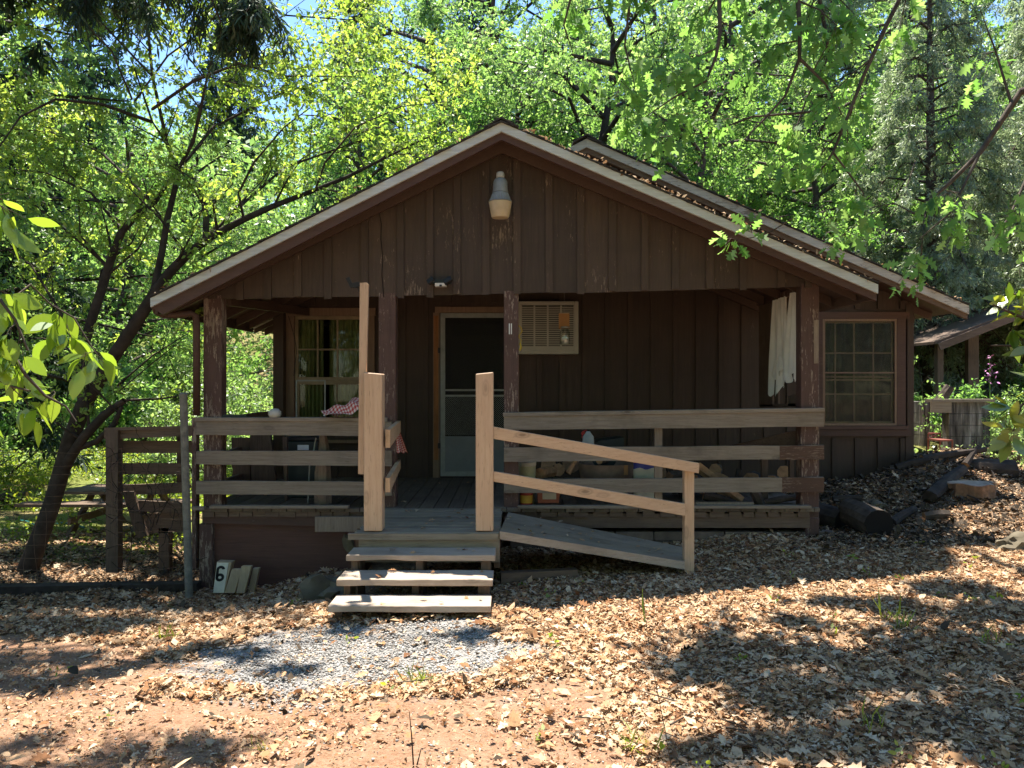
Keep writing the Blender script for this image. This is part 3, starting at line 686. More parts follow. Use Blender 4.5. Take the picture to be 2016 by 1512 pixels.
mb = MB(); mb.box((xa+.03, YW-.008, za+.03), (xb-.03, YW-.007, zb-.03)); mb.build('insect_screen', glass_mat('fine_screen', (.80,.80,.74), .02, .5), wr_)
curtain(xa-.02, xb+.02, za-.05, zb+.05, YW+.11, wr_, 50)
# --- door -----------------------------------------------------------
xa, xb, za, zb = DR
mb = MB(); mb.box((X(853, YW), YW-.035, za), (xa-.001, YW-.001, zb+.0)); mb.box((xb+.001, YW-.035, za), (X(1022, YW), YW-.001, zb)); mb.box((X(857, YW), YW-.04, zb+.001), (X(1024, YW), YW-.001, zb+.075))
fr = mb.build('door_frame', M['trim'], cabin)
mb = MB(); mb.box((X(854.5, YW), YW-.04, Z(905, YW)), (X(863.5, YW), YW-.0355, Z(622, YW))); mb.build('lit_jamb_strip', wood('orange_jamb', (.20,.085,.03), (.30,.13,.05), 'z'), fr)  # the jamb's lit orange look is put into the wood colour
mb = MB(); rect_frame(mb, xa+.01, xb-.01, za+.02, zb-.005, .06, YW-.03, YW-.005)
mb.box((xa+.07, YW-.029, Z(779, YW)-.012), (xb-.07, YW-.006, Z(779, YW)+.012)); mb.box((xa+.07, YW-.029, Z(768, YW)-.012), (xb-.07, YW-.006, Z(768, YW)+.012))
sdn = mb.build('screen_door', M['alu'], cabin)
mb = MB(); mb.box((xa+.068, YW-.02, za+.07), (xb-.068, YW-.012, Z(868, YW))); mb.box((xa+.06, YW-.024, Z(868, YW)), (xb-.06, YW-.010, Z(868, YW)+.06)); mb.build('kick_panel', plain('blue_grey_panel', (.17,.185,.19), .5, .12), sdn)
mb = MB(); x0, x1, z0, z1 = xa+.07, xb-.07, Z(866, YW)+.06, Z(780, YW)     # expanded metal guard
s = .026; 
for k in range(int((x1-x0+z1-z0)/s)+1):
    for d in (1, -1):
        c = k*s; pts = []
        a0 = max(0, c-(z1-z0)); a1 = min(x1-x0, c)
        if a1 <= a0: continue
        if d == 1: A = (x0+a0, YW-.018, z0+c-a0); B = (x0+a1, YW-.018, z0+c-a1)
        else: A = (x1-a0, YW-.0175, z0+c-a0); B = (x1-a1, YW-.0175, z0+c-a1)
        mb.bar(A, B, .002, .004, up=(0,1,0))
mb.build('guard_mesh', M['alu'], sdn)
mb = MB(); mb.box((xa+.06, YW-.0145, Z(868, YW)), (xb-.06, YW-.0140, zb-.06)); mb.build('insect_screen', M['screen'], sdn)
mb = MB()
for z in (Z(690, YW), Z(877, YW)): mb.box((xa-.022, YW-.045, z-.035), (xa+.012, YW-.036, z+.035))
mb.build('hinge', M['black'], sdn)
mb = MB(); y = YW+.05; rect_frame(mb, xa+.002, xb-.002, za+.002, zb-.002, .13, y, y+.04); mb.box((xa+.13, y, za+.13), (xb-.13, y+.035, Z(790, YW)))
dn = mb.build('door', wood('red_brown_door', (.07,.03,.018), (.11,.045,.028), 'z'), cabin)
t = NT('patterned_glass'); v = t.coord(kind='Object'); vo = t.n('ShaderNodeTexVoronoi'); vo.inputs['Scale'].default_value = 60; t.l(v, vo.inputs['Vector'])
t.bsdf(t.ramp(vo.outputs['Distance'], [(.1, (.10,.095,.06)), (.6, (.24,.22,.13))]), .35, vo.outputs['Distance'], .6, .01)
mb = MB(); mb.box((xa+.13, y+.012, Z(790, YW)), (xb-.13, y+.02, Z(660, YW))); mb.build('pane', t.m, dn)
mb = MB(); mb.box((xa+.13, y+.006, Z(660, YW)), (xb-.13, y+.025, Z(643, YW))); mb.build('blind', M['tubblue'], dn)
# needles and moss caught on the roof edge
V_ = []
def debris(a, b, y, n, rz=0):
    t_ = rng.uniform(0, 1, n); x = a[0]+(b[0]-a[0])*t_; z = a[1]+(b[1]-a[1])*t_+.018+.045*rng.random(n)**2*(vn(x, x*0, 4, 5) > .45)
    C = np.stack([x, y+rng.uniform(-.01, .22, n), z], 1); return leaves_np(DIAM, C, nrm(rng.normal(size=(n, 3))*[1,1,.5]), nrm(rng.normal(size=(n, 3))+[0,0,1]), rng.uniform(.02, .06, n), .3, .2)
v, l, t_ = join_np([debris(AP, RT, YR, 950), debris(AP, LT, YR, 120), debris(MA, MR, YM, 450)])
tag(link('roof_debris', np_mesh('roof_debris', v, l, t_), M['litter']), 'dry leaves and needles caught along the porch roof edge', 'leaf debris', kind='stuff')
# ================================================================== STEPS AND RAMP
steps = thing('porch_steps', 'weathered wooden steps with landing and two fresh square newel posts', 'steps', (-.72, 5.8, 0))
def plank_top(x0, x1, y0, y1, z, t, mat, name, parent, n=1, label=None):
    mb = MB(); d = (y1-y0)/n
    for i in range(n):
        j = lambda: random.uniform(-.006, .006)
        mb.box((x0+j(), y0+i*d+(.0 if i == 0 else .003), z-t), (x1+j(), y0+(i+1)*d-.003, z+random.uniform(-.002, .002)), j=.0012)
    o = mb.build(name, mat, parent, bevel=.004)
    return tag(o, label)
YN = 6.25
plank_top(X(697, YN), X(984, YN), YN, 7.43, Z(1048, YN), .038, M['deckx'], 'landing', steps, 8)
mb = MB(); mb.box((X(687, YN), YN-.035, Z(1061, YN)), (X(981, YN), YN-.001, Z(1049, YN)), j=.002); mb.build('nosing', M['deckx'], steps)
mb = MB(); mb.box((X(706, YN), YN+.0, Z(1078, YN)-.12), (X(984, YN), YN+.035, Z(1049, YN)-.036), j=.001); mb.build('riser', M['deckx'], steps)
mb = MB(); mb.box((X(975, YN)-.01, YN+.036, Z(1120, YN)), (X(984, YN), 7.3, Z(1060, YN))); mb.prism([(X(698, YN), .02), (X(705, YN), .02), (X(705, YN), .38), (X(698, YN), .38)], YN+.04, 7.3); mb.build('side_panel', M['oldbrd'], steps)
tz = []
for i, (a, b, py, th, D) in enumerate(((681, 975, 1093, 12, 5.96), (662, 970, 1141, 13, 5.67), (645, 966, 1193, 13, 5.38))):
    z = Z(py, D); t_ = th*D/F; tz.append((D, z))
    mb = MB(); n = 12; x0, x1 = X(a, D), X(b, D); pts = []
    for k in range(n+1): pts.append((x0+(x1-x0)*k/n, z+random.uniform(-.002, .002)))
    dip = .012 if i == 0 else .004
    for k in range(n, -1, -1): pts.append((x0+(x1-x0)*k/n, z-t_+random.uniform(-.002, .002)+dip*math.exp(-((k-3)/1.5)**2)))
    mb.prism(pts, D, D+.285); mb.build('tread', M['tread'], steps, bevel=.004)
def stringer(x0, x1, xs):
    mb = MB()
    for (D, z), xx in zip(tz, xs):
        a, b = X(xx[0], D+.07), X(xx[1], D+.07); mb.box((a, D+.07, z-.21 if D > 5.5 else -.08), (b, D+.28, z-.047))
    mb.box((X(xs[0][0], 6.1), 6.0, -.1), (X(xs[0][1], 6.1), 6.32, .26))
    mb.build('stringer', M['oldz'], steps)
stringer(0, 0, [(697,709),(677,689),(660,674)]); stringer(0, 0, [(822,835),(811,824),(800,816)]); stringer(0, 0, [(948,966),(941,964),(932,946)])
def newel(px0, px1, t0, t1, bt, D, lb, d=.14):
    mb = MB(); a, b = X(px0, D), X(px1, D); z0 = Z(bt, D); za, zb = Z(t0, D), Z(t1, D)
    mb.prism([(a, z0), (b, z0), (b, zb), (a, za)], D, D+d); o = mb.build('newel_post', M['freshz'], steps, bevel=.006); tag(o, lb)
newel(716, 752, 733, 736, 1046, YN, 'left newel post with two knots'); newel(936.5, 971, 736, 732.5, 1046, YN, 'right newel post beside the ramp')
mb = MB(); mb.prism([(X(705, 6.31), Z(933, 6.31)), (X(716, 6.31), Z(934, 6.31)), (X(725, 6.31), Z(560, 6.31)), (X(721, 6.31), Z(556, 6.31)), (X(708.5, 6.31), Z(557, 6.31))], 6.31, 6.349); mb.build('tall_stud', M['freshz'], steps)
for (a, b) in ((828, 851), (905, 922)):
    D = 7.78; mb = MB(); z0, z1 = Z(b, D)-.0, Z(a, D)
    x = X(752, YN)+.02; mb.add([(x, 6.3, z0-.03), (x+.038, 6.3, z0-.03), (X(789, D), D, z0), (X(789, D)-.038, D, z0), (x, 6.3, z1), (x+.038, 6.3, z1), (X(789, D), D, z1), (X(789, D)-.038, D, z1)], [(0,3,2,1),(4,5,6,7),(0,1,5,4),(1,2,6,5),(2,3,7,6),(3,0,4,7)])
    mb.build('side_rail', wood('fresh_side_rail%d' % a, (.46,.30,.17), (.56,.38,.24), 'y', .5), steps)
ramp = thing('access_ramp', 'grey plank ramp with fresh sloping handrail leading down beside the steps', 'ramp', (.7, 6.6, 0))
c4 = [P(984, 1046, YN), P(1348, 1106, 6.47), P(1346, 1077, 7.2), P(1001, 1008, 7.25)]
mb = MB(); n = 4
for i in range(n):
    u0, u1 = i/n, (i+1)/n-.006
    a = c4[0].lerp(c4[3], u0); b = c4[1].lerp(c4[2], u0); c = c4[1].lerp(c4[2], u1); d = c4[0].lerp(c4[3], u1)
    mb.poly([a, b, c, d], (0, 0, -.04))
mb.build('ramp_deck', M['deckx'], ramp)
mb = MB(); a, b = c4[0], c4[1]; e = Vector((0, -.012, 0)); mb.poly([a+e+Vector((0,0,.002)), b+e+Vector((0,0,.002)), b+e-Vector((0,0,.062)), a+e-Vector((0,0,.062))], (0, .011, 0)); mb.build('edge_board', M['tread'], ramp)
mb = MB(); a, b = c4[3]-Vector((0,.1,.08)), c4[2]-Vector((0,.1,.08)); mb.bar(a, b, .04, .09); mb.box((b.x-.05, 6.4, -.06), (b.x+.12, 7.3, b.z+.0)); mb.build('bearer', M['oldbrd'], ramp)
mb = MB(); D = 6.40
def hr(pts, D0, D1, name):
    mb = MB(); (a, b, c, d) = pts; vs = [P(*a, D0), P(*b, D1), P(*c, D1), P(*d, D0)]
    mb.poly(vs, (0, .038, 0)); return mb.build(name, M['freshx'], ramp, bevel=.003)
hr([(971,840),(1377,912),(1376,932),(971,864)], 6.27, 6.46, 'handrail'); hr([(971,928),(1349,992),(1349,1016),(971,948)], 6.27, 6.462, 'handrail')
mb = MB(); mb.box((X(1348, 6.50), 6.502, -.1), (X(1367, 6.50), 6.59, Z(926, 6.50))); mb.build('end_post', M['freshz'], ramp, bevel=.003)
# ================================================================== FITTINGS
t_ = thing('air_conditioner', 'beige louvred air conditioner set in the wall beside the door', 'air conditioner', (X(1080, 9.6), 9.6, Z(645, 9.6)))
D = 9.62; x0, x1, z0, z1 = X(1018, D), X(1139, D), Z(697, D), Z(593, D)
mb = MB(); rect_frame(mb, x0, x1, z0, z1, .05, D, D+.27); mb.box((x0+.051, D+.06, z0+.051), (x1-.051, D+.08, z1-.051), 0)
mb.build('housing', M['beige'], t_, bevel=.006)
mb = MB(); mb.box((x0+.051, D+.03, z0+.051), (x1-.051, D+.05, z1-.051)); mb.build('dark_backing', M['dark'], t_)  # near-black sheet stands in for the dark between the louvres
mb = MB()
for i in range(5): x = x0+.05+(x1-x0-.1)*i/4; mb.box((x-.011, D+.004, z0+.05), (x+.011, D+.028, z1-.05))
zz = z0+.11
mb.box((x0+.05, D+.006, z0+.05), (x1-.05, D+.026, z0+.10))
while zz < z1-.07: mb.box((x0+.05, D+.008, zz), (x1-.05, D+.024, zz+.0125)); zz += .0235
mb.build('louvre', M['beige'], t_)
t_ = thing('hanging_jar', 'glass jar hanging from an orange card tag before the air conditioner', 'jar', P(1112, 680, 8.9)); D = 8.9
mb = MB(); r = 10*D/F; c = P(1112, 678, D); mb.lathe([(.0, 0), (r*.9, 0), (r, .01), (r, .14), (r*.75, .165), (r*.75, .19)], c, 16); mb.build('glass_body', M['jar'], t_, smooth=True)
mb = MB(); mb.lathe([(0, .188), (r*.82, .188), (r*.82, .205), (0, .207)], c, 16); mb.lathe([(0, .004), (r*.85, .004), (r*.85, .05), (0, .052)], c, 14); mb.build('lid', M['metal'], t_)
mb = MB(); mb.box((X(1100, D), D-.004, Z(647, D)), (X(1121, D), D+.004, Z(617, D))); mb.build('tag', M['card'], t_)
mb = MB(); mb.tube([P(1111, 617, D), P(1111, 560, D)], .0012, 4); mb.build('string', M['metal'], t_)
t_ = thing('yellow_ribbon', 'yellow looped ribbon hanging beside the brown post near the air conditioner', 'ribbon', P(1023, 645, 8.2)); D = 8.2
mb = MB(); mb.tube([P(1019, 640, D), P(1025, 644, D), P(1028, 652, D), P(1021, 662, D), P(1026, 671, D), P(1023, 678, D)], [.006]*6, 5); mb.tube([P(1024, 676, D), P(1026, 684, D), P(1023, 690, D)], .012, 5, wob=.3); mb.build('ribbon', M['yellow'], t_)
# barn light on the gable
D = 7.30; t_ = thing('barn_light', 'grey bucket-shaped lamp with yellowed lens high on the gable', 'wall lamp', (X(985, D), D, Z(385, D))); c = (X(985, D), D, 0)
k = D/F; zz = lambda p: Z(p, D)
mb = MB(); mb.lathe([(8.0*k, zz(351)), (8.2*k, zz(348)), (7.8*k, zz(341)), (6.5*k, zz(339)), (0, zz(339))], c, 20); mb.build('photocell', M['beige'], t_, smooth=True)
mb = MB(); mb.lathe([(15.5*k, zz(379)), (14.5*k, zz(372)), (13.8*k, zz(358)), (11*k, zz(353)), (8*k, zz(351)), (0, zz(351))], c, 24); smooth_angle(mb.build('lamp_housing', M['alu'], t_), 50)
mb = MB(); prof = []
base = len(mb.v); n = 48
for i in range(n):
    a = 2*math.pi*i/n; rr = 1.0 if i % 2 else .94
    for (r, z) in ((15.5, 380), (21.8*rr, 396)): mb.v.append((c[0]+r*k*math.cos(a), c[1]+r*k*math.sin(a), zz(z)))
for i in range(n): j = (i+1) % n; mb.f.append((2*i, 2*j, 2*j+1, 2*i+1)); mb.m.append(0)
mb.lathe([(22*k, zz(398.5)), (23.4*k, zz(397)), (22*k, zz(395)), (0, zz(395))], c, 24)
mb.build('reflector', M['alu'], t_)
mb = MB(); mb.lathe([(0, zz(429)), (16*k, zz(429)), (18*k, zz(426)), (22.8*k, zz(398.8)), (0, zz(398.6))], c, 28); smooth_angle(mb.build('lens', M['lens'], t_), 50)
mb = MB(); mb.tube([(c[0], D+.08, zz(362)), (c[0], YF+.01, zz(362))], .022, 8); mb.box((c[0]-.05, YF-.03, zz(375)), (c[0]+.05, YF-.001, zz(350))); mb.build('bracket', M['metal'], t_)
D = 7.44; t_ = thing('motion_light', 'dark twin-head motion light at the gable bottom edge', 'security light', P(866, 552, D))
mb = MB(); mb.box((X(856, D), D, Z(563, D)), (X(878, D), D+.09, Z(557, D))); mb.build('sensor', M['white'], t_)
mb = MB(); mb.box((X(846, D), D+.02, Z(557, D)+.001), (X(887, D), D+.085, Z(550, D))); mb.build('lamp_body', M['tubblue'], t_)
for (a, b) in ((842, 854), (874, 889)): mb = MB(); mb.bar(P(a, 557, D-.04), P(b, 548, D-.04), .05, .05, up=(0,-1,.3)); mb.build('lamp_head', M['black'], t_, bevel=.006)
mb = MB(); mb.lathe([(0, 0), (.012, 0), (.012, .016), (0, .016)], (X(867.5, D), D-.006, Z(564, D)), 10); mb.build('sensor_eye', M['black'], t_)
D = 6.32; t_ = thing('clamp_bracket', 'small black clamp bracket on top of the tall thin stud', 'clamp', P(696, 560, D))
mb = MB(); mb.bar(P(708.5, 559, D), P(693, 562, D), .03, .035); mb.bar(P(694, 566, D), P(684, 547, D), .028, .022, up=(0,1,0)); mb.bar(P(693, 565, D), P(704, 566, D), .02, .012); mb.tube([P(704, 562, D+.02), P(707, 575, D+.02)], .004, 6); mb.build('clamp', M['black'], t_)
# ================================================================== PORCH CLUTTER
def cloth_sheet(f, nu, nv, uvs=(1, 1)):
    mb = MB(); vs = [f(i/nu, j/nv) for j in range(nv+1) for i in range(nu+1)]
    fs = [(j*(nu+1)+i, j*(nu+1)+i+1, (j+1)*(nu+1)+i+1, (j+1)*(nu+1)+i) for j in range(nv) for i in range(nu)]
    mb.add(vs, fs); me = mb.mesh('cloth', True); uv = me.uv_layers.new(name='UVMap')
    for p in me.polygons:
        for li in p.loop_indices:
            vi = me.loops[li].vertex_index; uv.data[li].uv = ((vi % (nu+1))/nu*uvs[0], (vi//(nu+1))/nv*uvs[1])
    return me
t_ = thing('checkered_cloth', 'red and white gingham cloth bunched over the left rail, one end hanging', 'cloth', P(700, 822, 7.55))
def fA(u, v):
    px = 636+92*u; D = 7.42+.30*v; e = math.sin(math.pi*min(1, max(0, v)))
    h = (12+42*u**1.2)*(.35+.65*e)*(1+.12*math.sin(u*19+v*5))+3*math.sin(v*14+u*9)
    return P(px, 823.5, D)+Vector((.02*math.sin(v*9+u*4), 0, max(.0, h)/F*D))
link('bunched_cloth', cloth_sheet(fA, 34, 26, (1.1, .9)), M['check'], t_)
def fB(u, v):
    D = 7.62+.05*math.sin(u*8+v*2); return P(770+(5+v*26)*u+v*4*0+v*2, 815+v*(76+2*math.sin(u*20)), D)
link('hanging_cloth', cloth_sheet(fB, 12, 26, (.5, 1.2)), M['check'], t_)
# window frame structure with cloth at the porch right end (plane X = 2.99)
XP = 2.99
def PP(px, py):      # pixel on the plane x = XP
    D = XP*F/(px-CX); return Vector((XP, D, Z(py, D)))
t_ = thing('board_frame', 'peeling brown board frame closing the right porch end', 'frame', (XP, 8.4, DK))
def fr_board(p0, p1, p2, p3, th, name, mat): mb = MB(); mb.poly([PP(*p0), PP(*p1), PP(*p2), PP(*p3)], (th, 0, 0)); mb.build(name, mat, t_)
fr_board((1490,590),(1579,562),(1579,574),(1490,603), .04, 'top_board', M['paint_post'])
fr_board((1494,602),(1521,594),(1521,800),(1494,800), .03, 'upright', M['oldz'])
fr_board((1524,596),(1532,594),(1532,795),(1524,795), .02, 'upright', M['oldz'])
fr_board((1552,780),(1575,774),(1575,800),(1552,800), .03, 'lower_board', M['oldbrd'])
fr_board((1496,797),(1590,793),(1590,800),(1496,803), .04, 'sill_board', M['oldbrd'])
t_ = thing('white_cloth', 'torn white cloth hanging from the frame beside the right porch post', 'cloth', PP(1550, 585))
def cl(pts):
    n = 30; top, botp = pts
    def f(u, v):
        px = (top[0][0]+(top[1][0]-top[0][0])*u)*(1-v)+(botp[0][0]+(botp[1][0]-botp[0][0])*u)*v
        py0 = top[0][1]+(top[1][1]-top[0][1])*u; pb = botp[2](u) if len(botp) > 2 else botp[0][1]
        p = PP(px, py0+(pb-py0)*v); p.x += -.02-.022*math.sin(u*15+v*2.2)-.012*math.sin(u*31+1); return p
    return cloth_sheet(f, 36, 30)
o = link('cloth_panel', cl((((1527,592),(1553,582)), ((1520,0),(1560,0), lambda u: 776-50*max(0, u-.35)*1.3+5*math.sin(u*33)))), M['cloth'], t_)
o = link('cloth_panel', cl((((1562,577),(1578,572)), ((1550,0),(1577,0), lambda u: 722+36*u+6*math.sin(u*21)))), M['cloth'], t_)
o = link('torn_strip', cl((((1535,700),(1549,695)), ((1528,0),(1562,0), lambda u: 740+14*math.sin(u*9)))), M['cloth'], t_)
# left porch clutter
D = 8.9; t_ = thing('screen_frame', 'thin pale metal window screen frame leaning under the left window', 'screen frame', P(612, 900, D))
mb = MB(); z0 = DK; rect_frame(mb, X(582, D), X(641, D), z0, Z(748, D), .016, D, D+.014); mb.build('frame', M['alu'], t_)
t_ = thing('storage_tub', 'dark plastic storage tub behind the left porch rail', 'tub', (X(585, 8.3), 8.4, DK)); D = 8.15
mb = MB(); mb.prism([(X(563, D), DK), (X(622, D), DK), (X(626, D), Z(868, D)), (X(559, D), Z(868, D))], D, D+.35); mb.build('tub_body', M['tubblue'], t_, bevel=.012)
mb = MB(); mb.box((X(557, D), D-.012, Z(868, D)+.001), (X(628, D), D+.36, Z(860, D))); mb.build('lid', M['black'], t_, bevel=.008)
mb = MB(); mb.box((X(586, D), D-.004, Z(886, D)), (X(608, D), D-.0005, Z(876, D))); mb.build('paper_scrap', M['cloth'], t_)
D = 7.8
t_ = thing('split_log', 'pale split log standing upright behind the left rail', 'log', (X(637, D), D, DK))
mb = MB(); mb.tube([(X(636, D), D, DK), (X(637, D), D, Z(930, D)), (X(638, D), D, Z(880, D)), (X(636, D), D, Z(856, D))], [.085, .08, .06, .035], 7, wob=.12); mb.build('split_log_body', M['railz'], t_)
for i, (a, b, tp, D, lb) in enumerate(((455, 492, 862, 8.7, 'dark upright slab leaning behind the left rail, outermost of its row'), (492, 540, 856, 8.5, 'dark wide upright slab with a slanting edge behind the left rail'), (556, 565, 860, 8.0, 'thin dark slat standing just left of the plastic tub'))):
    mb = MB(); mb.prism([(X(a+4, D), DK), (X(b+(6 if i == 1 else 0), D), DK), (X(b-8 if i == 1 else b, D), Z(tp, D)), (X(a, D), Z(tp, D))], D, D+.05); o = mb.build('wood_slab', M['oldz'], None, origin=(X(a, D), D, DK)); tag(o, lb, 'slab', 'slabs stood on the left porch')
D = 7.9; t_ = tag(MB().lathe([(0, 0), (.05, 0), (.064, .03), (.06, .06), (.035, .085), (0, .09)], (X(541, 7.55), 7.55, Z(822, 7.55)), 16).build('round_shade', plain('pale_globe', (.5,.47,.40), .5), None, origin=P(541, 822, 7.55), smooth=True), 'pale round globe sitting on the left rail', 'globe')
MB().box((X(440, 7.58), 7.55, Z(822, 7.55)+.001), (X(487, 7.58), 7.62, Z(818, 7.55)+.008)).build('green_tray', M['tubblue'], None, origin=P(463, 821, 7.58)); tag(bpy.data.objects['green_tray'], 'flat dark green tray lying on the left rail by the corner post', 'tray')
mb = MB(); pts = [P(640, 822, 7.7), P(646, 808, 7.7), P(662, 803, 7.72), P(676, 806, 7.72)]; mb.tube(pts, .006, 6); mb.tube([P(622, 862, 7.75), P(618, 885, 7.75), P(610, 905, 7.78), (X(606, 7.8), 7.8, DK)], .008, 6); tag(mb.build('garden_hose', plain('grey_hose', (.25,.27,.24), .5), None, origin=P(640, 822, 7.7)), 'thin grey hose looped over the left rail under the gingham cloth', 'hose')
# string / cable at the porch ceiling
mb = MB(); mb.tube([P(580, 572, 9.7), P(570, 592, 9.7), P(562, 604, 9.75), P(548, 614, 9.75)], .006, 5); mb.tube([P(568, 622, 9.8), P(580, 665, 9.8), P(584, 690, 9.8), P(578, 740, 9.8)], .004, 5)
tag(mb.build('loose_cable', M['black'], None, origin=P(570, 600, 9.7)), 'loose dark cable hanging at the left window top corner', 'cable')
# right porch clutter
def bucket(px, D, r, top, bot, name, label, cat, body, lidm=None, band=None):
    z0, z1 = Z(bot, D) if bot else DK, Z(top, D); c = (X(px, D), D, 0)
    t_ = thing(name, label, cat, (c[0], D, z0)); h = z1-z0
    mb = MB(); mb.lathe([(0, z0), (r*.88, z0), (r*.95, z0+h*.6), (r, z0+h*.9), (r*.97, z0+h*.9), (0, z0+h*.9)], c, 22); smooth_angle(mb.build('bucket_body', body, t_), 40)
    mb = MB(); mb.lathe([(r*.99, z0+h*.9+.001), (r*1.05, z0+h*.92), (r*1.05, z1), (0, z1+.003)], c, 22); smooth_angle(mb.build('lid', lidm or M['white'], t_), 40)
    if band: mb = MB(); mb.lathe([(r*.90, z0+.03), (r*.955, z0+h*.6)], c, 22); mb.f = mb.f[:-2]; mb.m = mb.m[:-2]; mb.build('label', band, t_)
    return t_
bucket(1038, 7.80, .087, 909, None, 'lidded_bucket', 'cream lidded bucket with yellow lower half behind the right rail', 'bucket', plain('cream_bucket', (.42,.38,.22), .5), plain('cream_lid', (.52,.49,.38), .5), None)
bucket(1036, 7.66, .07, 960, None, 'coffee_can', 'red can with yellow band at the foot of the door post', 'can', plain('red_can', (.33,.035,.02), .4), plain('red_lid', (.33,.03,.02), .4), plain('can_band', (.5,.30,.04), .4))
D = 7.62; t_ = thing('cardboard_box', 'small red-edged box with a pale front panel beside the red can', 'box', (X(1080, D), D, DK))
mb = MB(); mb.prism([(X(1059, D), DK+.03), (X(1100, D), DK+.03), (X(1104, D), Z(960, D)), (X(1058, D), Z(960, D))], D, D+.2); mb.build('box_body', plain('brick_red_box', (.30,.09,.05), .7), t_)
mb = MB(); mb.box((X(1068, D), D-.003, Z(983, D)), (X(1095, D), D-.0005, Z(966, D))); mb.build('label', plain('cream_label', (.48,.42,.32), .8), t_)
# big round basket / tub with logs
D = 8.15; t_ = thing('woven_tub', 'big round brown tub of firewood behind the right rail', 'tub', (X(1194, D), D, DK)); c = (X(1194, D), D, 0); r = 54*D/F; z1 = Z(912, D)
mb = MB(); mb.lathe([(0, DK), (r*.72, DK), (r*.9, DK+.12), (r, z1-.06), (r*1.02, z1), (r*.97, z1), (r*.93, z1-.05), (0, z1-.06)], c, 28, sy=.8); smooth_angle(mb.build('tub_body', plain('brown_tub', (.25,.17,.115), .8, .35), t_), 50)
mb = MB(); mb.box((X(1223, D), D-.8*r-.03+.06, z1-.10), (X(1231, D), D-.8*r+.05, z1-.0)); mb.build('tag', M['card'], t_)
def logp(name, a, b, r0, r1, label, cat='log', group=None, mat='bark', n=9):
    a, b = Vector(a), Vector(b); m = a.lerp(b, .5)+Vector((0, 0, .01)); mb = MB(); mb.tube([a, m, b], [r0, (r0+r1)/2*1.04, r1], n, cap=False, wob=.10)
    k = len(mb.v); mb.f.append(tuple(range(n-1, -1, -1))); mb.m.append(1); mb.f.append(tuple(range(k-n, k))); mb.m.append(1)
    return tag(mb.build(name, [M[mat], M['endgrain']], None, origin=tuple(a)), label, cat, group)
gpl = 'firewood piled on the right porch'
D = 8.1
logp('firewood', P(1180, 908, D), P(1200, 906, 8.5), .035, .03, 'small round log end poking out of the brown tub', 'firewood', gpl)
logp('firewood', P(1118, 932, 7.9), P(1135, 905, 7.95), .03, .012, 'thin orange splinter leaning left of the brown tub', 'firewood', gpl, 'endgrain')
logp('firewood', P(1062, 932, 7.85), P(1088, 928, 8.1), .06, .055, 'reddish chunk beside the cream bucket', 'firewood', gpl, 'endgrain', 7)
logp('firewood', P(1372, 918, 7.95), P(1460, 985, 7.9), .055, .045, 'orange split log slanting down behind the ramp end post', 'firewood', gpl, 'endgrain', 5)
logp('firewood', P(1405, 935, 8.0), P(1440, 948, 7.9), .04, .035, 'short pale split piece above the slanting orange log', 'firewood', gpl, 'endgrain', 5)
logp('firewood', P(1408, 925, 8.5), P(1412, 925, 8.8), .065, .06, 'round log end at the back of the firewood', 'firewood', gpl)
logp('firewood', P(1455, 925, 8.1), P(1442, 985, 8.0), .03, .03, 'dark upright branch right of the slanting log', 'firewood', gpl, 'barkd')
logp('firewood', P(1385, 975, 7.8), P(1450, 995, 7.75), .05, .05, 'dark round log lying lowest in the pile', 'firewood', gpl, 'barkd')
logp('firewood', P(1318, 938, 8.0), P(1370, 932, 8.2), .05, .05, 'brown log lying right of the bright bag', 'firewood', gpl, 'bark')
logp('firewood', P(1505, 990, 7.75), P(1575, 978, 7.8), .035, .03, 'grey weathered branch lying near the right post', 'firewood', gpl, 'rail' if False else 'bark')
logp('firewood', P(1485, 968, 7.8), P(1500, 1000, 7.72), .05, .055, 'short thick stub standing by the right post', 'firewood', gpl, 'bark', 7)
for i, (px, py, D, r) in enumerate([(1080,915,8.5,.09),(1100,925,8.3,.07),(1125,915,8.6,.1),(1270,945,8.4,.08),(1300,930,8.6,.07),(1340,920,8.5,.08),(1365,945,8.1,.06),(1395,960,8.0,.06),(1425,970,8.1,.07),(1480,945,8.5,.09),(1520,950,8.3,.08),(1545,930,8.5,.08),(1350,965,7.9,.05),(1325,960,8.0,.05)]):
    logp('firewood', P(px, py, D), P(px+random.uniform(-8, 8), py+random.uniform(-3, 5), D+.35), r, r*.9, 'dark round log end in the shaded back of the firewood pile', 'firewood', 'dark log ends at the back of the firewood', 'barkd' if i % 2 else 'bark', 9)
D = 7.85; t_ = thing('plastic_bag', 'crumpled bag with red top and blue starry band behind the right rail', 'bag', (X(1270, D), D, DK))
mb = MB(); prof = []
def bag(u, v, w=1):
    a = u*2*math.pi; px = 1272+28*math.cos(a)*(1-.25*v+.12*math.sin(a*3+v*5)); d = D+.09*math.sin(a)*(1-.3*v); z = DK+(Z(903, D)-DK)*v
    p = P(px, 900, d); return Vector((p.x, d, z+.012*math.sin(a*5)*v))
me = cloth_sheet(bag, 26, 14); me.materials.clear()
for m_ in (plain('bag_white', (.5,.48,.36), .4), plain('bag_blue', (.05,.06,.28), .4), plain('bag_red', (.5,.03,.06), .4)): me.materials.append(m_)
for p in me.polygons: p.material_index = 2 if p.index//26 >= 13 else (1 if p.index//26 in (11, 12) else 0)
link('bag_body', me, None, t_)
D = 8.3; t_ = thing('spray_bottle', 'white bottle with red nozzle on a crate behind the right rail', 'bottle', P(1156, 880, D))
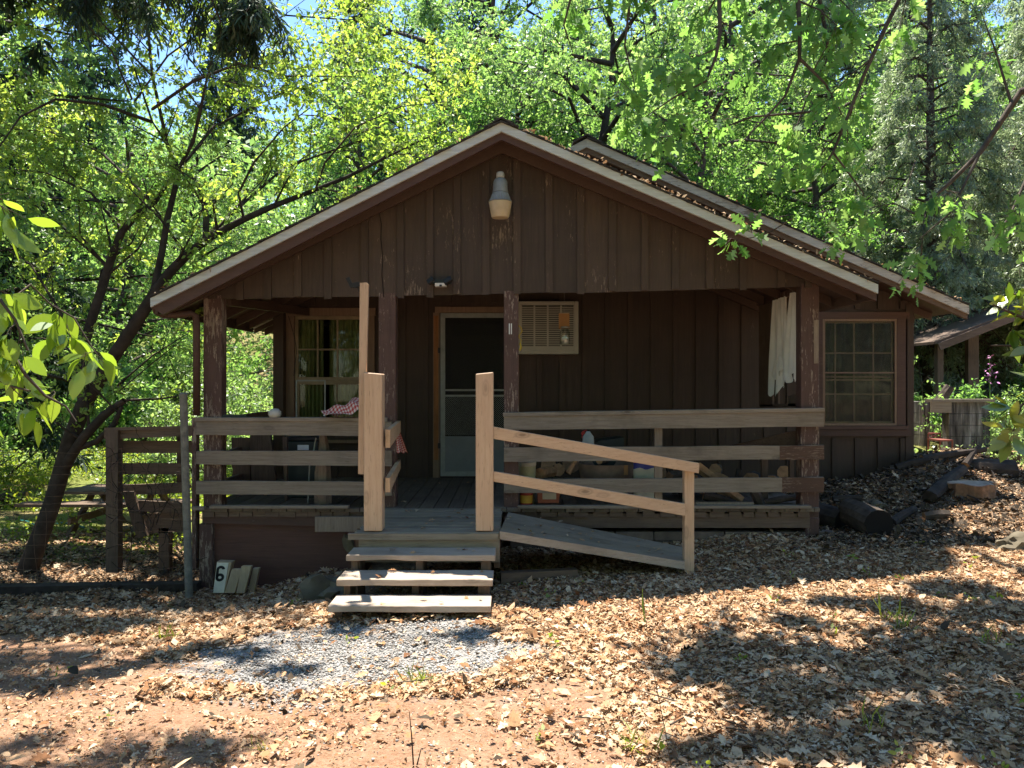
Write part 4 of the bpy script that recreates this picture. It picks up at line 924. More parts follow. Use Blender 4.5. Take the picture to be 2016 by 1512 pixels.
mb = MB(); mb.lathe([(0, 0), (.05, 0), (.06, .05), (.055, .12), (.025, .165), (.018, .18), (0, .18)], P(1158, 882, D), 14, sx=1.1, sy=.6); mb.build('bottle_body', plain('dusty_white', (.42,.45,.42), .5), t_, smooth=True)
mb = MB(); mb.bar(P(1146, 855, D), P(1150, 850, D), .02, .03); mb.tube([P(1146, 862, D), P(1147, 850, D), P(1155, 847, D)], .008, 6); mb.build('nozzle', plain('red_nozzle', (.4,.03,.03), .4), t_)
D = 8.35; MB().prism([(X(1150, D), DK+.0), (X(1230, D), DK), (X(1228, D), Z(862, D)), (X(1180, D), Z(868, D)), (X(1150, D), Z(884, D))], D, D+.35).build('grey_crate', M['tubblue'], None, origin=(X(1190, D), D, DK)); tag(bpy.data.objects['grey_crate'], 'dark grey crate behind the big brown tub', 'crate')
mb = MB(); mb.poly([P(1438, 877, 8.2), P(1572, 846, 7.75), P(1574, 852, 7.75), P(1574, 876, 7.8), P(1445, 878, 8.2)], (0, .02, 0)); tag(mb.build('leaning_board', M['oldbrd'], None, origin=P(1440, 877, 8.2)), 'grey weathered board propped slanting against the right rail', 'board')
D = 7.7
for (a, t, b, d, dd, lb) in ((1370, 989, 1484, 10, 7.56, 'long grey board lying flat at the deck front edge'), (1500, 940, 1512, 62, 7.95, 'brown upright slat just left of the right porch post'), (1555, 905, 1563, 60, 8.0, 'narrow orange-brown upright slat beside the right porch post')):
    mb = MB(); z1 = Z(t, dd); mb.box((X(a, dd), dd, max(DK+.003, Z(t+d, dd))), (X(b, dd), dd+.05, z1 if b-a > 40 else Z(t-45, dd))); tag(mb.build('loose_board', M['railz'] if b-a > 40 else M['oldz'], None, origin=(X(a, dd), dd, DK)), lb, 'board', 'loose boards on the right porch')
# ================================================================== GROUND ITEMS
def G(px, py): x, y = GP(px, py); return Vector((x, y, g1(x, y)))
D = 7.30; t_ = thing('number_block', 'white wooden block painted with black number 6 leaning on the skirt', 'block', (X(437, D), D, g1(X(437, D), D)))
zb_ = Z(1168, D); mb = MB(); mb.prism([(X(419, D), zb_), (X(442, D), zb_), (X(456, D), Z(1107, D)), (X(427, D), Z(1106, D))], D, D+.09); mb.build('block_body', M['blockw'], t_, bevel=.002)
mb = MB(); mb.prism([(X(420, D), zb_+.005), (X(441, D), zb_+.005), (X(450, D), Z(1108, D)), (X(427.5, D), Z(1107.5, D))], D-.004, D-.001); mb.build('painted_face', plain('cream_paint', (.80,.74,.60), .7), t_)
# the 6, built from a stroked outline
def ring(cx, cy, rx, ry, a0, a1, w_, n=16):
    o, i_ = [], []
    for k in range(n+1):
        a = R(a0+(a1-a0)*k/n); o.append((cx+rx*math.cos(a), cy+ry*math.sin(a))); i_.append((cx+(rx-w_)*math.cos(a), cy+(ry-w_)*math.sin(a)))
    return o, i_
mb = MB(); kk = D/F
def sq(o, i_):
    for k in range(len(o)-1):
        q = [o[k], o[k+1], i_[k+1], i_[k]]; vs = []
        for (u, v) in q: px = 434+u+(v)*.12; py = 1129.5-v; vs.append((X(px, D), D-.0065, Z(py, D)))
        vs += [(x, y+.0025, z) for x, y, z in vs]; mb.add(vs, [(0,1,2,3),(7,6,5,4),(0,4,5,1),(1,5,6,2),(2,6,7,3),(3,7,4,0)])
o1, i1 = ring(0, -7, 8.5, 8, 0, 360, 5.2, 22); sq(o1, i1)
o1, i1 = ring(0, 8, 8.5, 8, 10, 180, 5.2, 12); sq(o1, i1); sq([(-8.5, 8), (-8.5, -7)], [(-3.3, 8), (-3.3, -7)])
mb.build('numeral', M['black'], t_)
for (a, b, tp, c0, c1, D, lb) in ((442, 462, 1121, 456, 476, 7.29, 'short sawn wood block leaning just right of the number block'), (465, 481, 1115, 475, 495, 7.27, 'tallest plain wood block leaning against the skirt'), (487, 500, 1119, 498, 510, 7.36, 'darker small wood block at the right end of the row')):
    mb = MB(); z0 = Z(1168, D); mb.prism([(X(a, D), z0), (X(b, D), z0), (X(c1, D), Z(tp, D)), (X(c0, D), Z(tp, D))], D, D+.05); tag(mb.build('wood_block', M['blockw'], None, origin=(X(a, D), D, z0), bevel=.002), lb, 'block', 'offcut blocks against the skirt')
def rock(name, c, s, label, seed, cat='rock', group=None, flat=.7, mat='rock'):
    import mathutils
    me = bpy.data.meshes.new(name); import bmesh as bm_; bm = bm_.new(); bm_.ops.create_icosphere(bm, subdivisions=3, radius=1)
    off = Vector((seed*3.1, seed*1.7, seed))
    for v in bm.verts:
        n = mathutils.noise.noise(v.co*1.1+off)*.7+mathutils.noise.noise(v.co*2.7+off)*.3+mathutils.noise.noise(v.co*7+off)*.1
        v.co = v.co*(1+n)
        for ax in range(3): v.co[ax] = max(-1.25, min(1.25, v.co[ax]))
        v.co = Vector((v.co.x*s[0], v.co.y*s[1], v.co.z*s[2]))
    bm.to_mesh(me); bm.free(); me.transform(Matrix.Translation(c)); o = link(name, me, M[mat], None, origin=c); smooth_angle(o, 35); return tag(o, label, cat, group)
rock('boulder', G(640, 1185)+Vector((0, .12, .06)), (.20, .18, .14), 'mossy boulder at the left foot of the steps', 3)
rock('boulder', G(690, 1130)+Vector((-.08, .3, .16)), (.17, .17, .22), 'tall mossy boulder tucked behind the steps left side', 8)
for i, (px, py, s, lb) in enumerate(((1725, 1000, .1, 'pale stone on the dark leaf pile beside the stump'), (1655, 1010, .07, 'bluish stone close to the porch right corner'), (2005, 1085, .16, 'brown sunlit rock at the right photo edge'))):
    rock('stone', G(px, py)+Vector((0, 0, s*.3)), (s, s*.8, s*.6), lb, 20+i)
mb = MB(); a = G(-60, 1172); b = G(392, 1166); a.z = b.z = -.36; mb.bar(a, b, .14, .15); tag(mb.build('timber_edging', M['barkd'], None, origin=tuple(b)), 'long dark timber edging the ground left of the cabin', 'timber')
mb = MB(); a = Vector((X(985, 6.3), 6.35, .035)); b = Vector((X(1140, 6.2), 6.45, .04)); mb.bar(a, b, .09, .09); tag(mb.build('timber_offcut', M['oldbrd'], None, origin=tuple(a)), 'short dark timber in the shade under the ramp', 'timber')
# stump, logs
s0 = G(1932, 985); t_ = thing('tree_stump', 'low sawn stump with sunlit cut top beside the leaf mound', 'stump', tuple(s0))
D = s0.y; r = 47*D/F; n = 26; mb = MB(); rad = [r*(1+.10*math.sin(3*a_)+.07*math.sin(7*a_+1)+random.uniform(-.03, .03)) for a_ in [2*math.pi*i/n for i in range(n)]]
for z, k in ((-.1, 1.1), (.07, 1.03), (.17, 1.0)): mb.v += [(s0.x+rad[i]*k*math.cos(2*math.pi*i/n), s0.y+.2+rad[i]*k*.9*math.sin(2*math.pi*i/n), s0.z+z+(.01*math.sin(i*1.3) if z > .1 else 0)) for i in range(n)]
for l_ in range(2):
    for i in range(n): j = (i+1) % n; mb.f.append((l_*n+i, l_*n+j, (l_+1)*n+j, (l_+1)*n+i)); mb.m.append(0)
mb.build('stump_bark', plain('bright_brown_bark', (.26,.14,.075), .9, .5, 16, bstr=1), t_)  # stump bark in a brighter brown than the logs
mb = MB(); mb.v = [(s0.x+rad[i]*.985*math.cos(2*math.pi*i/n), s0.y+.2+rad[i]*.985*.9*math.sin(2*math.pi*i/n), s0.z+.168+.012*math.sin(i*1.3)) for i in range(n)]; mb.f = [tuple(range(n))]; mb.m = [0]; mb.build('cut_top', plain('grey_cut_wood', (.42,.31,.23), .9, .4, 12), t_)
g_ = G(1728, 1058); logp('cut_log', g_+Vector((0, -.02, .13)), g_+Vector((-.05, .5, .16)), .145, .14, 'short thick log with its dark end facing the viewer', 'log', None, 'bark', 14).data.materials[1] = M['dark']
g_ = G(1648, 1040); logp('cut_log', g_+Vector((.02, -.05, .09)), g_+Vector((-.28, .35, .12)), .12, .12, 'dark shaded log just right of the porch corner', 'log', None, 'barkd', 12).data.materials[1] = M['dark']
g_ = G(1845, 1022); logp('cut_log', g_+Vector((-.14, 0, .03)), g_+Vector((.12, .0, .05)), .045, .05, 'small chunk with pink sunlit top in front of the stump', 'log', None, 'bark', 6)
g_ = G(2005, 925); logp('cut_log', g_+Vector((0, .1, -.05)), g_+Vector((0, .1, .26)), .085, .08, 'pale grey log standing upright behind the stump at the right edge', 'log', None, 'bark', 10)
g_ = G(1975, 960); logp('cut_log', g_+Vector((-.5, .7, .14)), g_+Vector((.45, .5, .12)), .14, .16, 'big dark log lying behind the sawn stump', 'log', None, 'barkd', 12)
gb = 'rotten limbs on the leaf mound'
for (a, b, r, lb) in (((1815,905),(1940,885),.06,'long dark rotten limb on top of the leaf mound'), ((1900,915),(1925,880),.045,'jagged broken limb end standing on the leaf mound'), ((1860,912),(1900,893),.025,'thin dark limb with a sunlit splinter on the leaf mound'), ((1700,985),(1800,968),.03,'dark limb against the foot of the cabin wall')):
    D = 9.7; logp('rotten_limb', P(*a, D), P(*b, D+.2), r, r*.6, lb, 'branch', gb, 'barkd', 7)
for (a, b, r, lb, mt_) in (((1755,1035),(1800,1010),.05,'dark rotting log chunk between the short log and the stump','barkd'), ((1640,990),(1695,975),.045,'dark broken limb by the wall foot nearest the porch','barkd'), ((1830,955),(1895,935),.08,'thick black rotten log half sunk in the leaf mound','barkd'), ((1765,930),(1830,915),.06,'dark log lying against the cabin corner','barkd'), ((1955,905),(2030,890),.09,'dark log with a pale broken top at the right edge','barkd')):
    p0, p1 = G(*a), G(*b); logp('rotten_log', p0+Vector((0,0,r*.7)), p1+Vector((0,0,r*.9)), r, r*.75, lb, 'log', 'rotten logs on the leaf mound', mt_, 9).data.materials[1] = M['barkd']  # cut ends coloured dark to suit logs lying in shade
rng2 = random.Random(4)
for k in range(12):
    px = rng2.uniform(1630, 1960); py = rng2.uniform(930, 1010); g_ = G(px, py); a = rng2.uniform(0, math.pi); l_ = rng2.uniform(.1, .3)
    logp('fallen_stick', g_+Vector((0, 0, .03)), g_+Vector((l_*math.cos(a), l_*math.sin(a), .03+rng2.uniform(0, .12))), rng2.uniform(.008, .02), .008, 'dark broken stick lying on the leaf mound by the cabin', 'stick', 'sticks on the leaf mound', 'barkd', 5)
# ================================================================== LEFT SIDE: wire fence, plank rack, table
D = 7.2; t_ = thing('wire_fence', 'sagging rusty wire fence on a grey pipe post left of the porch', 'fence', (X(366, D), D, -.38))
mb = MB(); mb.tube([(X(373, D), D, -.45), (X(366, D), D, Z(960, D)), (X(361, D), D, Z(778, D))], [7.5*D/F]*3, 12); mb.lathe([(7.5*D/F*1.12, 0), (7.5*D/F*1.12, .02), (.02, .035), (0, .036)], P(361, 780, D), 12); mb.build('pipe_post', plain('lichened_grey_pipe', (.20, .185, .15), .7, .4, 20), t_)
mb = MB()
xs = [-120, -40, 30, 100, 160, 210, 260, 310, 362]
for i, y0 in enumerate((868, 893, 912, 932, 955, 977, 1002, 1022, 1046, 1070, 1094, 1118, 1138)):
    pts = []
    for j, px in enumerate(xs):
        sag = math.sin(math.pi*j/(len(xs)-1)); D2 = D+.25*sag+random.uniform(-.03, .03); lift = (22 if i < 6 else 6)*(1-j/(len(xs)-1))
        pts.append(P(px, y0+lift+12*sag*(i < 5)+random.uniform(-3, 3), D2))
    mb.tube(pts, .0022, 4, cap=False)
for px in range(-110, 362, 22):
    t0 = 1000 if px < 180 else 880; pts = [P(px+random.uniform(-5, 5)+k*1.5, t0+(1140-t0)*k/5, D+.18+random.uniform(-.03, .03)) for k in range(6)]; mb.tube(pts, .0018, 4, cap=False)
mb.build('wire', M['rust'], t_)
D = 8.0; t_ = thing('plank_rack', 'dark weathered plank rack with slats beside the porch left end', 'plank rack', (X(285, D), D, -.4))
for (a, b, tp, bt, dd) in ((208, 232, 845, 1118, 7.7), (312, 332, 1040, 1120, 8.1), (348, 357, 850, 960, 8.2)):
    mb = MB(); mb.box((X(a, dd), dd, Z(bt, dd)-.05), (X(b, dd), dd+.1, Z(tp, dd))); mb.build('post', M['oldz'], t_)
for (a, b, t0, t1, h, dd) in ((205, 382, 849, 842, 16, 7.75), (209, 380, 868, 868, 24, 7.9), (218, 360, 912, 912, 22, 7.95), (236, 362, 955, 950, 20, 8.0), (268, 372, 985, 990, 22, 8.05), (285, 372, 1012, 1005, 40, 8.1)):
    mb = MB(); mb.poly([P(a, t0, dd), P(b, t1, dd), P(b, t1+h, dd), P(a, t0+h, dd)], (0, .03, 0)); mb.build('slat', M['oldbrd'], t_)
mb = MB(); mb.poly([P(240, 968, 7.9), P(262, 968, 7.9), P(290, 1055, 7.9), P(270, 1060, 7.9)], (0, .04, 0)); mb.build('brace', M['oldz'], t_)
mb = MB(); mb.poly([P(205, 842, 7.7), P(382, 838, 7.75), P(382, 838, 8.15), P(205, 842, 8.1)], (0, 0, -.03)); mb.build('top_board', M['oldbrd'], t_)
mb = MB(); rv = random.Random(9)
for k in range(70):
    px, py = rv.uniform(205, 365), rv.uniform(880, 1120); pts = []; a = rv.uniform(0, 6.28)
    for j in range(6): pts.append(P(px, py, rv.uniform(7.45, 7.7))); a += rv.uniform(-.9, .9); px += 16*math.cos(a); py += 16*math.sin(a)+2
    mb.tube(pts, rv.choice([.0018, .0025, .004]), 4, cap=False)
tag(mb.build('dead_vines', M['barkd'], None, origin=P(285, 1120, 7.6)), 'tangle of dead vines caught on the plank rack and wire', 'vines')
# picnic table
D = 10.2; t_ = thing('picnic_table', 'old grey picnic table in the shade behind the leaning tree', 'picnic table', (X(150, D), D+.5, -.45))
z = Z(968, D); xa, xb = X(118, D), X(225, D)
mb = MB()
for i in range(5): mb.box((xa, D+.16*i, z-.04), (xb+.7, D+.16*i+.145, z), j=.004)
mb.build('table_top', M['oldbrd'], t_)
for (y0, zz_) in ((D-.42, Z(993, D-.42)), (D+1.0, z-.28)): mb = MB(); mb.box((X(68, D), y0, zz_-.04), (xb+.6, y0+.26, zz_), j=.004); mb.build('bench', M['oldbrd'], t_)
for x in (xa+.25, xb+.35):
    mb = MB(); mb.bar((x, D-.35, -.48), (x, D+.35, z-.05), .04, .1, up=(0,1,0)); mb.bar((x+.05, D+1.15, -.48), (x+.05, D+.45, z-.05), .04, .1, up=(0,1,0)); mb.bar((x+.1, D-.4, z-.33), (x+.1, D+1.2, z-.33), .04, .09); mb.build('leg', M['oldz'], t_)
mb = MB(); pts = [P(40+14*k, 1022+5*math.sin(k*1.1), 10.8+.2*math.cos(k)) for k in range(10)]
for p in pts: p.z = g1(p.x, p.y)+.02
mb.tube(pts, .012, 6); tag(mb.build('garden_hose', plain('teal_hose', (.05,.22,.20), .5), None, origin=tuple(pts[0])), 'teal garden hose lying on the ground behind the leaning tree', 'hose')
mb = MB()
g_ = G(20, 1000); logp('cut_log', g_+Vector((-.6, 0, .08)), g_+Vector((.15, .2, .16)), .12, .08, 'sunlit orange-brown rotten log at the left edge', 'log', None, 'bark', 8)
# ================================================================== RIGHT BACKGROUND: shed, concrete blocks, chair
D = 14.0; t_ = thing('open_shed', 'old open-sided shed roof on posts half hidden at the right edge', 'shed', (X(1990, D), D+1, .6))
mb = MB(); a = (X(1842, D), Z(672, D)); b = (X(2060, D), Z(588, D)); c = (X(2300, D), Z(680, D))
for (p, q) in ((a, b), (b, c)):
    vs = [(p[0], D, p[1]), (q[0], D, q[1]), (q[0], D+4, q[1]), (p[0], D+4, p[1])]; vs += [(x, y, z-.05) for x, y, z in vs]; mb.add(vs, [(0,1,2,3),(7,6,5,4),(0,4,5,1),(1,5,6,2),(2,6,7,3),(3,7,4,0)])
rf = mb.build('roof', M['oldz'], t_)
mb = MB(); mb.bar((a[0]+.05, D-.02, a[1]-.1), (b[0], D-.02, b[1]-.1), .04, .13); mb.bar((b[0], D-.02, b[1]-.1), (c[0], D-.02, c[1]-.1), .04, .13); mb.build('fascia', M['oldbrd'], rf)
for (px, y, w_) in ((1870, D+.3, .11), (1956, D+.6, .2), (2180, D+.3, .15), (1900, D+3.5, .12), (2150, D+3.5, .12)):
    mb = MB(); x = X(px, D); zt = (a[1]+(b[1]-a[1])*(x-a[0])/(b[0]-a[0]) if x < b[0] else b[1]+(c[1]-b[1])*(x-b[0])/(c[0]-b[0]))-.06; mb.box((x-w_/2, y, g1(x, y)-.1), (x+w_/2, y+.12, zt)); mb.build('post', M['oldz'], t_)
mb = MB(); mb.box((X(1965, D), D+2.5, .5), (X(2200, D), D+2.6, Z(640, D))); mb.build('back_wall', M['oldbrd'], t_)
D = 12.0; t_ = thing('block_cistern', 'stained concrete block bin with timber rim beyond the cabin corner', 'concrete bin', (X(1890, D), D, .5))
x0, x1, x2 = X(1834, D), X(1868, D), X(1912, D); zt, zb_ = Z(792, D), Z(882, D)
mb = MB(); h = (zt-.0-zb_)/4; 
for r_ in range(4):
    z0 = zb_+r_*h; x = x1
    for k in range(3):
        q = x1+(X(1950, D)-x1)*(k+1-(.5 if r_ % 2 else 0))/3 if k < 2 else X(1950, D)
        mb.box((x+.003, D, z0+.003), (q-.003, D+.2, z0+h-.003)); x = q
    mb.box((x0, D+.35, z0+.003), (X(1855, D), D+.5, z0+h-.003)); mb.box((X(1950, D)-.2, D+.2, z0+.003), (X(1950, D), D+1.6, z0+h-.003)); mb.box((x0, D+.5, z0+.003), (x0+.2, D+1.6, z0+h-.003))
mb.build('block_wall', M['conc'], t_)
mb = MB(); mb.box((x0-.03, D-.04, zt-.16), (x1+.02, D-.01, zt-.0)); mb.box((x0-.03, D-.05, zt+.001), (X(1955, D), D+.12, zt+.05)); mb.build('timber_rim', M['deckx'], t_)
g_ = thing('garden_chair', 'faded red metal chair frame in front of the concrete block bin', 'chair', (X(1865, 11.6), 11.6, .5)); D = 11.5
zf = g1(X(1865, D), D)
mb = MB(); mb.box((X(1850, D), D, Z(869, D)), (X(1876, D), D+.35, Z(866, D))); mb.build('seat', M['red'], g_)
for (px, dy) in ((1851, 0), (1875, 0), (1851, .33), (1875, .33)): mb = MB(); mb.tube([(X(px, D), D+dy, zf), (X(px, D), D+dy, Z(866, D) if dy == 0 else Z(856, D))], .012, 6); mb.build('leg', M['red'], g_)
mb = MB(); zt_, zs = Z(856, D), Z(866, D); y = D+.33; mb.tube([(X(1851, D), y, zt_), (X(1875, D), y, zt_)], .012, 6); mb.tube([(X(1851, D), y, zt_), (X(1875, D), y, zs)], .008, 5); mb.tube([(X(1851, D), y, zs), (X(1875, D), y, zt_)], .008, 5); mb.build('backrest', M['red'], g_)
D = 12.2; logp('upright_log', P(1852, 790, D), P(1870, 762, D), .09, .075, 'pinkish weathered log tilted on top of the concrete bin', 'log', None, 'bark', 9)
mb = MB(); a = Vector((XWR+.10, 10.4, g1(XWR+.2, 10.4)-.02)); mb.add([a+Vector((-.05, 0, 0)), a+Vector((.26, .0, .0)), a+Vector((.02, .03, .62)), a+Vector((-.05, .03, .6)), a+Vector((-.05, .04, 0)), a+Vector((.26, .04, 0)), a+Vector((.02, .07, .62)), a+Vector((-.05, .07, .6))], [(0,1,2,3),(7,6,5,4),(0,4,5,1),(1,5,6,2),(2,6,7,3),(3,7,4,0)]); tag(mb.build('tarp_scrap', plain('tan_board', (.42,.30,.20), .9), None, origin=tuple(a)), 'tan pointed scrap leaning on the cabin right corner', 'scrap')
# ================================================================== VEGETATION
def polyline_sample(path, rad, n):
    path = np.array([tuple(p) for p in path]); rad = np.array(rad, float); t = np.sort(rng.uniform(.0, 1, n)); seg = np.linalg.norm(np.diff(path, axis=0), axis=1); cum = np.concatenate([[0], np.cumsum(seg)])/seg.sum()
    P_ = np.stack([np.interp(t, cum, path[:, k]) for k in range(3)], 1); i = np.clip(np.searchsorted(cum, t)-1, 0, len(seg)-1)
    return P_, nrm(np.diff(path, axis=0))[i], np.interp(t, cum, rad), t
def grow(limbs, nsub, slen, ntw, tlen, nleaf, shape, lsize, droop=.1, up=.25, spread=.9, start=.2, curl=.3, twr=.0035, tip=True, hang=0):
    """limbs: list of (path, radii). returns (wood parts, leaf part)."""
    SA, SBm, SB, SR = [], [], [], []
    for path, rad in limbs:
        n = max(2, int(nsub*sum((Vector(a)-Vector(b)).length for a, b in zip(path, path[1:]))))
        p, d, r, t = polyline_sample(path, rad, n); k = t > start; p, d, r = p[k], d[k], r[k]
        dirs = nrm(d*.7+nrm(rng.normal(size=p.shape))*spread+np.array([0, 0, up])); ln = slen*rng.uniform(.5, 1.25, (len(p), 1))*(1-.3*t[k][:, None])
        SA.append(p); m = p+dirs*ln*.5+rng.normal(size=p.shape)*.04*slen; SBm.append(m); SB.append(m+nrm(dirs+np.array([0, 0, -droop])+rng.normal(size=p.shape)*.25)*ln*.5); SR.append(np.minimum(r*.5, .018*slen))
    A, Bm, B, SRr = map(np.concatenate, (SA, SBm, SB, SR))
    wood_ = [prisms_np(A, Bm, SRr, SRr*.65, 4), prisms_np(Bm, B, SRr*.65, SRr*.3, 4)]
    # twigs
    n = len(A)*ntw; idx = np.repeat(np.arange(len(A)), ntw); u = rng.uniform(.15, 1.0, (n, 1))
    q = np.where(u < .5, A[idx]+(Bm[idx]-A[idx])*u*2, Bm[idx]+(B[idx]-Bm[idx])*(u*2-1)); d0 = nrm(B[idx]-A[idx])
    td = nrm(d0*.6+nrm(rng.normal(size=q.shape))*.8+np.array([0, 0, -droop-hang])); tl = tlen*rng.uniform(.5, 1.3, (n, 1)); e = q+td*tl
    wood_.append(prisms_np(q, e, np.full(n, twr), np.full(n, twr*.4), 3))
    # leaves
    N = n*nleaf; id2 = np.repeat(np.arange(n), nleaf); u = rng.uniform(.15, 1.05, (N, 1)); c = q[id2]+(e[id2]-q[id2])*u
    ld = nrm(td[id2]*.5+nrm(rng.normal(size=c.shape))*.9+np.array([0, 0, -.25-hang])); nn = nrm(rng.normal(size=c.shape)*.8+np.array([0, 0, .9]))
    lf = leaves_np(shape, c+ld*lsize*.15, ld, nn, lsize*rng.uniform(.55, 1.25, N), curl, .25)
    return wood_, lf
def limbs_np(limbs, n=8):
    mb = MB()
    for path, rad in limbs: mb.tube(path, list(rad), n, cap=False, wob=.06)
    V = np.array(mb.v); return V, np.array([i for f in mb.f for i in f]), np.array([len(f) for f in mb.f])
def plant(name, label, cat, loc, trunkparts, woodparts, leafparts, bark='bark', leaf='lf_far', group=None, kinds=('trunk', 'crown'), woodname='branches'):
    t_ = thing(name, label, cat, loc, group)
    v, l, t = join_np(list(trunkparts)+list(woodparts)); me = np_mesh(kinds[0], v, l, t); me.shade_smooth(); link(kinds[0], me, M[bark], t_, origin=loc)
    v, l, t = join_np(leafparts); link(kinds[1], np_mesh(kinds[1], v, l, t), M[leaf], t_, origin=loc)
    return t_
def copy_plant(src, loc, rz, sc, label, group):
    r = src.copy(); COL.objects.link(r); r.location = loc; r.rotation_euler = (0, 0, rz); r.scale = (sc, sc, sc); r['label'] = label; r['group'] = group
    for ch in src.children:
        c = ch.copy(); COL.objects.link(c); c.parent = r
    return r
def V3(*a): return Vector(a)
# ---- left leaning fruit tree --------------------------------------
D0 = 8.2
def Q(px, py, d=0): return P(px, py, D0+d)
k = D0/F
L_ = [([Q(45,1150),Q(70,1080),Q(100,1000),Q(120,930),Q(138,870),Q(165,795)], [.115,.10,.09,.085,.085,.08]),
 ([Q(165,800),Q(160,740,.1),Q(163,690,.15),Q(180,630,.2),Q(200,570,.25),Q(218,510,.3),Q(240,455,.3),Q(272,420,.35),Q(305,398,.4),Q(340,345,.5),Q(400,280,.7)], [.06,.056,.054,.052,.05,.044,.04,.036,.03,.018,.01]),
 ([Q(165,800),Q(215,715,0),Q(262,645,-.05),Q(300,585,-.1),Q(335,535,-.1),Q(375,495,-.1),Q(420,463,-.1),Q(480,432,-.1),Q(540,405,0),Q(610,378,.1),Q(680,350,.2),Q(780,300,.3),Q(860,262,.4)], [.078,.072,.066,.06,.054,.046,.04,.036,.03,.026,.022,.012,.006]),
 ([Q(405,470,-.1),Q(406,430),Q(400,385,.1),Q(388,362,.1),Q(362,368,.2)], [.036,.032,.028,.024,.012]),
 ([Q(300,585,-.1),Q(318,500),Q(330,430,.1),Q(345,370,.2),Q(350,330,.3),Q(330,285,.3),Q(300,240,.3)], [.04,.036,.034,.03,.026,.02,.008]),
 ([Q(350,335,.2),Q(380,280,.1),Q(395,215,0),Q(408,150,0),Q(430,70)], [.022,.02,.018,.01,.006]),
 ([Q(120,930),Q(165,860,-.1),Q(205,818,-.15),Q(245,788,-.2)], [.06,.05,.045,.03]),
 ([Q(130,890),Q(190,870,-.1),Q(225,835,-.2),Q(240,800,-.2)], [.04,.03,.03,.02]),
 ([Q(300,215),Q(380,160,-.4),Q(470,125,-.6),Q(560,150,-.6),Q(700,150,-.5)], [.018,.016,.014,.01,.004]),
 ([Q(300,240,.3),Q(200,205,.0),Q(110,195,-.4),Q(40,230,-.6),Q(-30,330,-.8)], [.022,.02,.014,.01,.004]),
 ([Q(260,195,0),Q(220,100,-.3),Q(170,50,-.5),Q(90,5,-.6)], [.012,.010,.008,.004]),
 ([Q(265,200,0),Q(330,110,-.3),Q(400,60,-.5),Q(480,-40,-.6)], [.012,.010,.008,.004]),
 ([Q(230,760,.2),Q(300,700,.4),Q(380,650,.8)], [.012,.009,.004]),
 ([Q(235,770,-.1),Q(300,715,-.2),Q(370,660,-.2)], [.008,.006,.003]),
 ([Q(163,690,.2),Q(110,600,.4),Q(60,520,.6),Q(-20,470,.8)], [.02,.015,.01,.004]),
 ([Q(240,455,.3),Q(180,380,.4),Q(90,340,.6),Q(0,330,.8)], [.018,.014,.01,.004]),
 ([Q(480,432,-.1),Q(470,380,-.2),Q(500,320,-.3),Q(560,250,-.4),Q(640,190,-.5)], [.016,.014,.012,.008,.004]),
 ([Q(620,376,.1),Q(640,320,0),Q(700,250,-.1),Q(790,210,0),Q(880,200,.1)], [.014,.012,.01,.006,.003]),
 ([Q(400,150,0),Q(330,60,.6),Q(250,-60,.9)], [.01,.008,.004]), ([Q(430,100,.3),Q(560,30,.8),Q(700,40,1.2),Q(820,90,1.2)], [.012,.01,.008,.004])]
wd, lf = grow(L_[1:], 4.0, 1.0, 11, .42, 18, OVATE, .056, droop=.15, up=.35, start=.33, curl=.3, twr=.0028)
back = [([Q(340,350,.6),Q(420,250,1.4),Q(560,180,2.0),Q(700,140,2.2),Q(840,130,2.2)], [.02,.018,.014,.01,.004]), ([Q(300,400,.5),Q(200,300,1.3),Q(100,260,1.8),Q(-20,250,2.0)], [.02,.016,.01,.004]), ([Q(400,470,0),Q(560,330,1.2),Q(700,280,1.6),Q(820,240,1.8)], [.02,.016,.01,.004]), ([Q(300,240,.4),Q(260,120,1.2),Q(300,20,1.6)], [.014,.01,.004])]
wd2, lf2 = grow(back, 5.0, 1.1, 11, .45, 18, OVATE, .060, droop=.15, up=.3, start=.2, twr=.0028)
top_ = [([Q(330,285,.3),Q(300,150,.2),Q(280,-60,.3),Q(260,-300,.5)], [.02,.018,.014,.006]), ([Q(300,150,.2),Q(120,-40,.2),Q(-60,-160,.3)], [.014,.01,.005]), ([Q(280,-60,.3),Q(420,-180,.3),Q(560,-240,.4)], [.014,.01,.005]), ([Q(120,-40,.2),Q(60,-250,.6)], [.012,.006])]
wd3, lf3 = grow(top_, 3.4, 1.2, 8, .5, 12, DIAM, .09, droop=.1, up=.2, start=.2)
back += top_; wd2 += wd3
plant('fruit_tree', 'leaning many-stemmed tree with yellow-green leaves left of the cabin', 'tree', tuple(Q(45,1150)), [limbs_np(L_[:8], 10), limbs_np(L_[8:]+back, 5)], wd+wd2, [lf, lf2, lf3], 'barkd', 'lf_fruit')
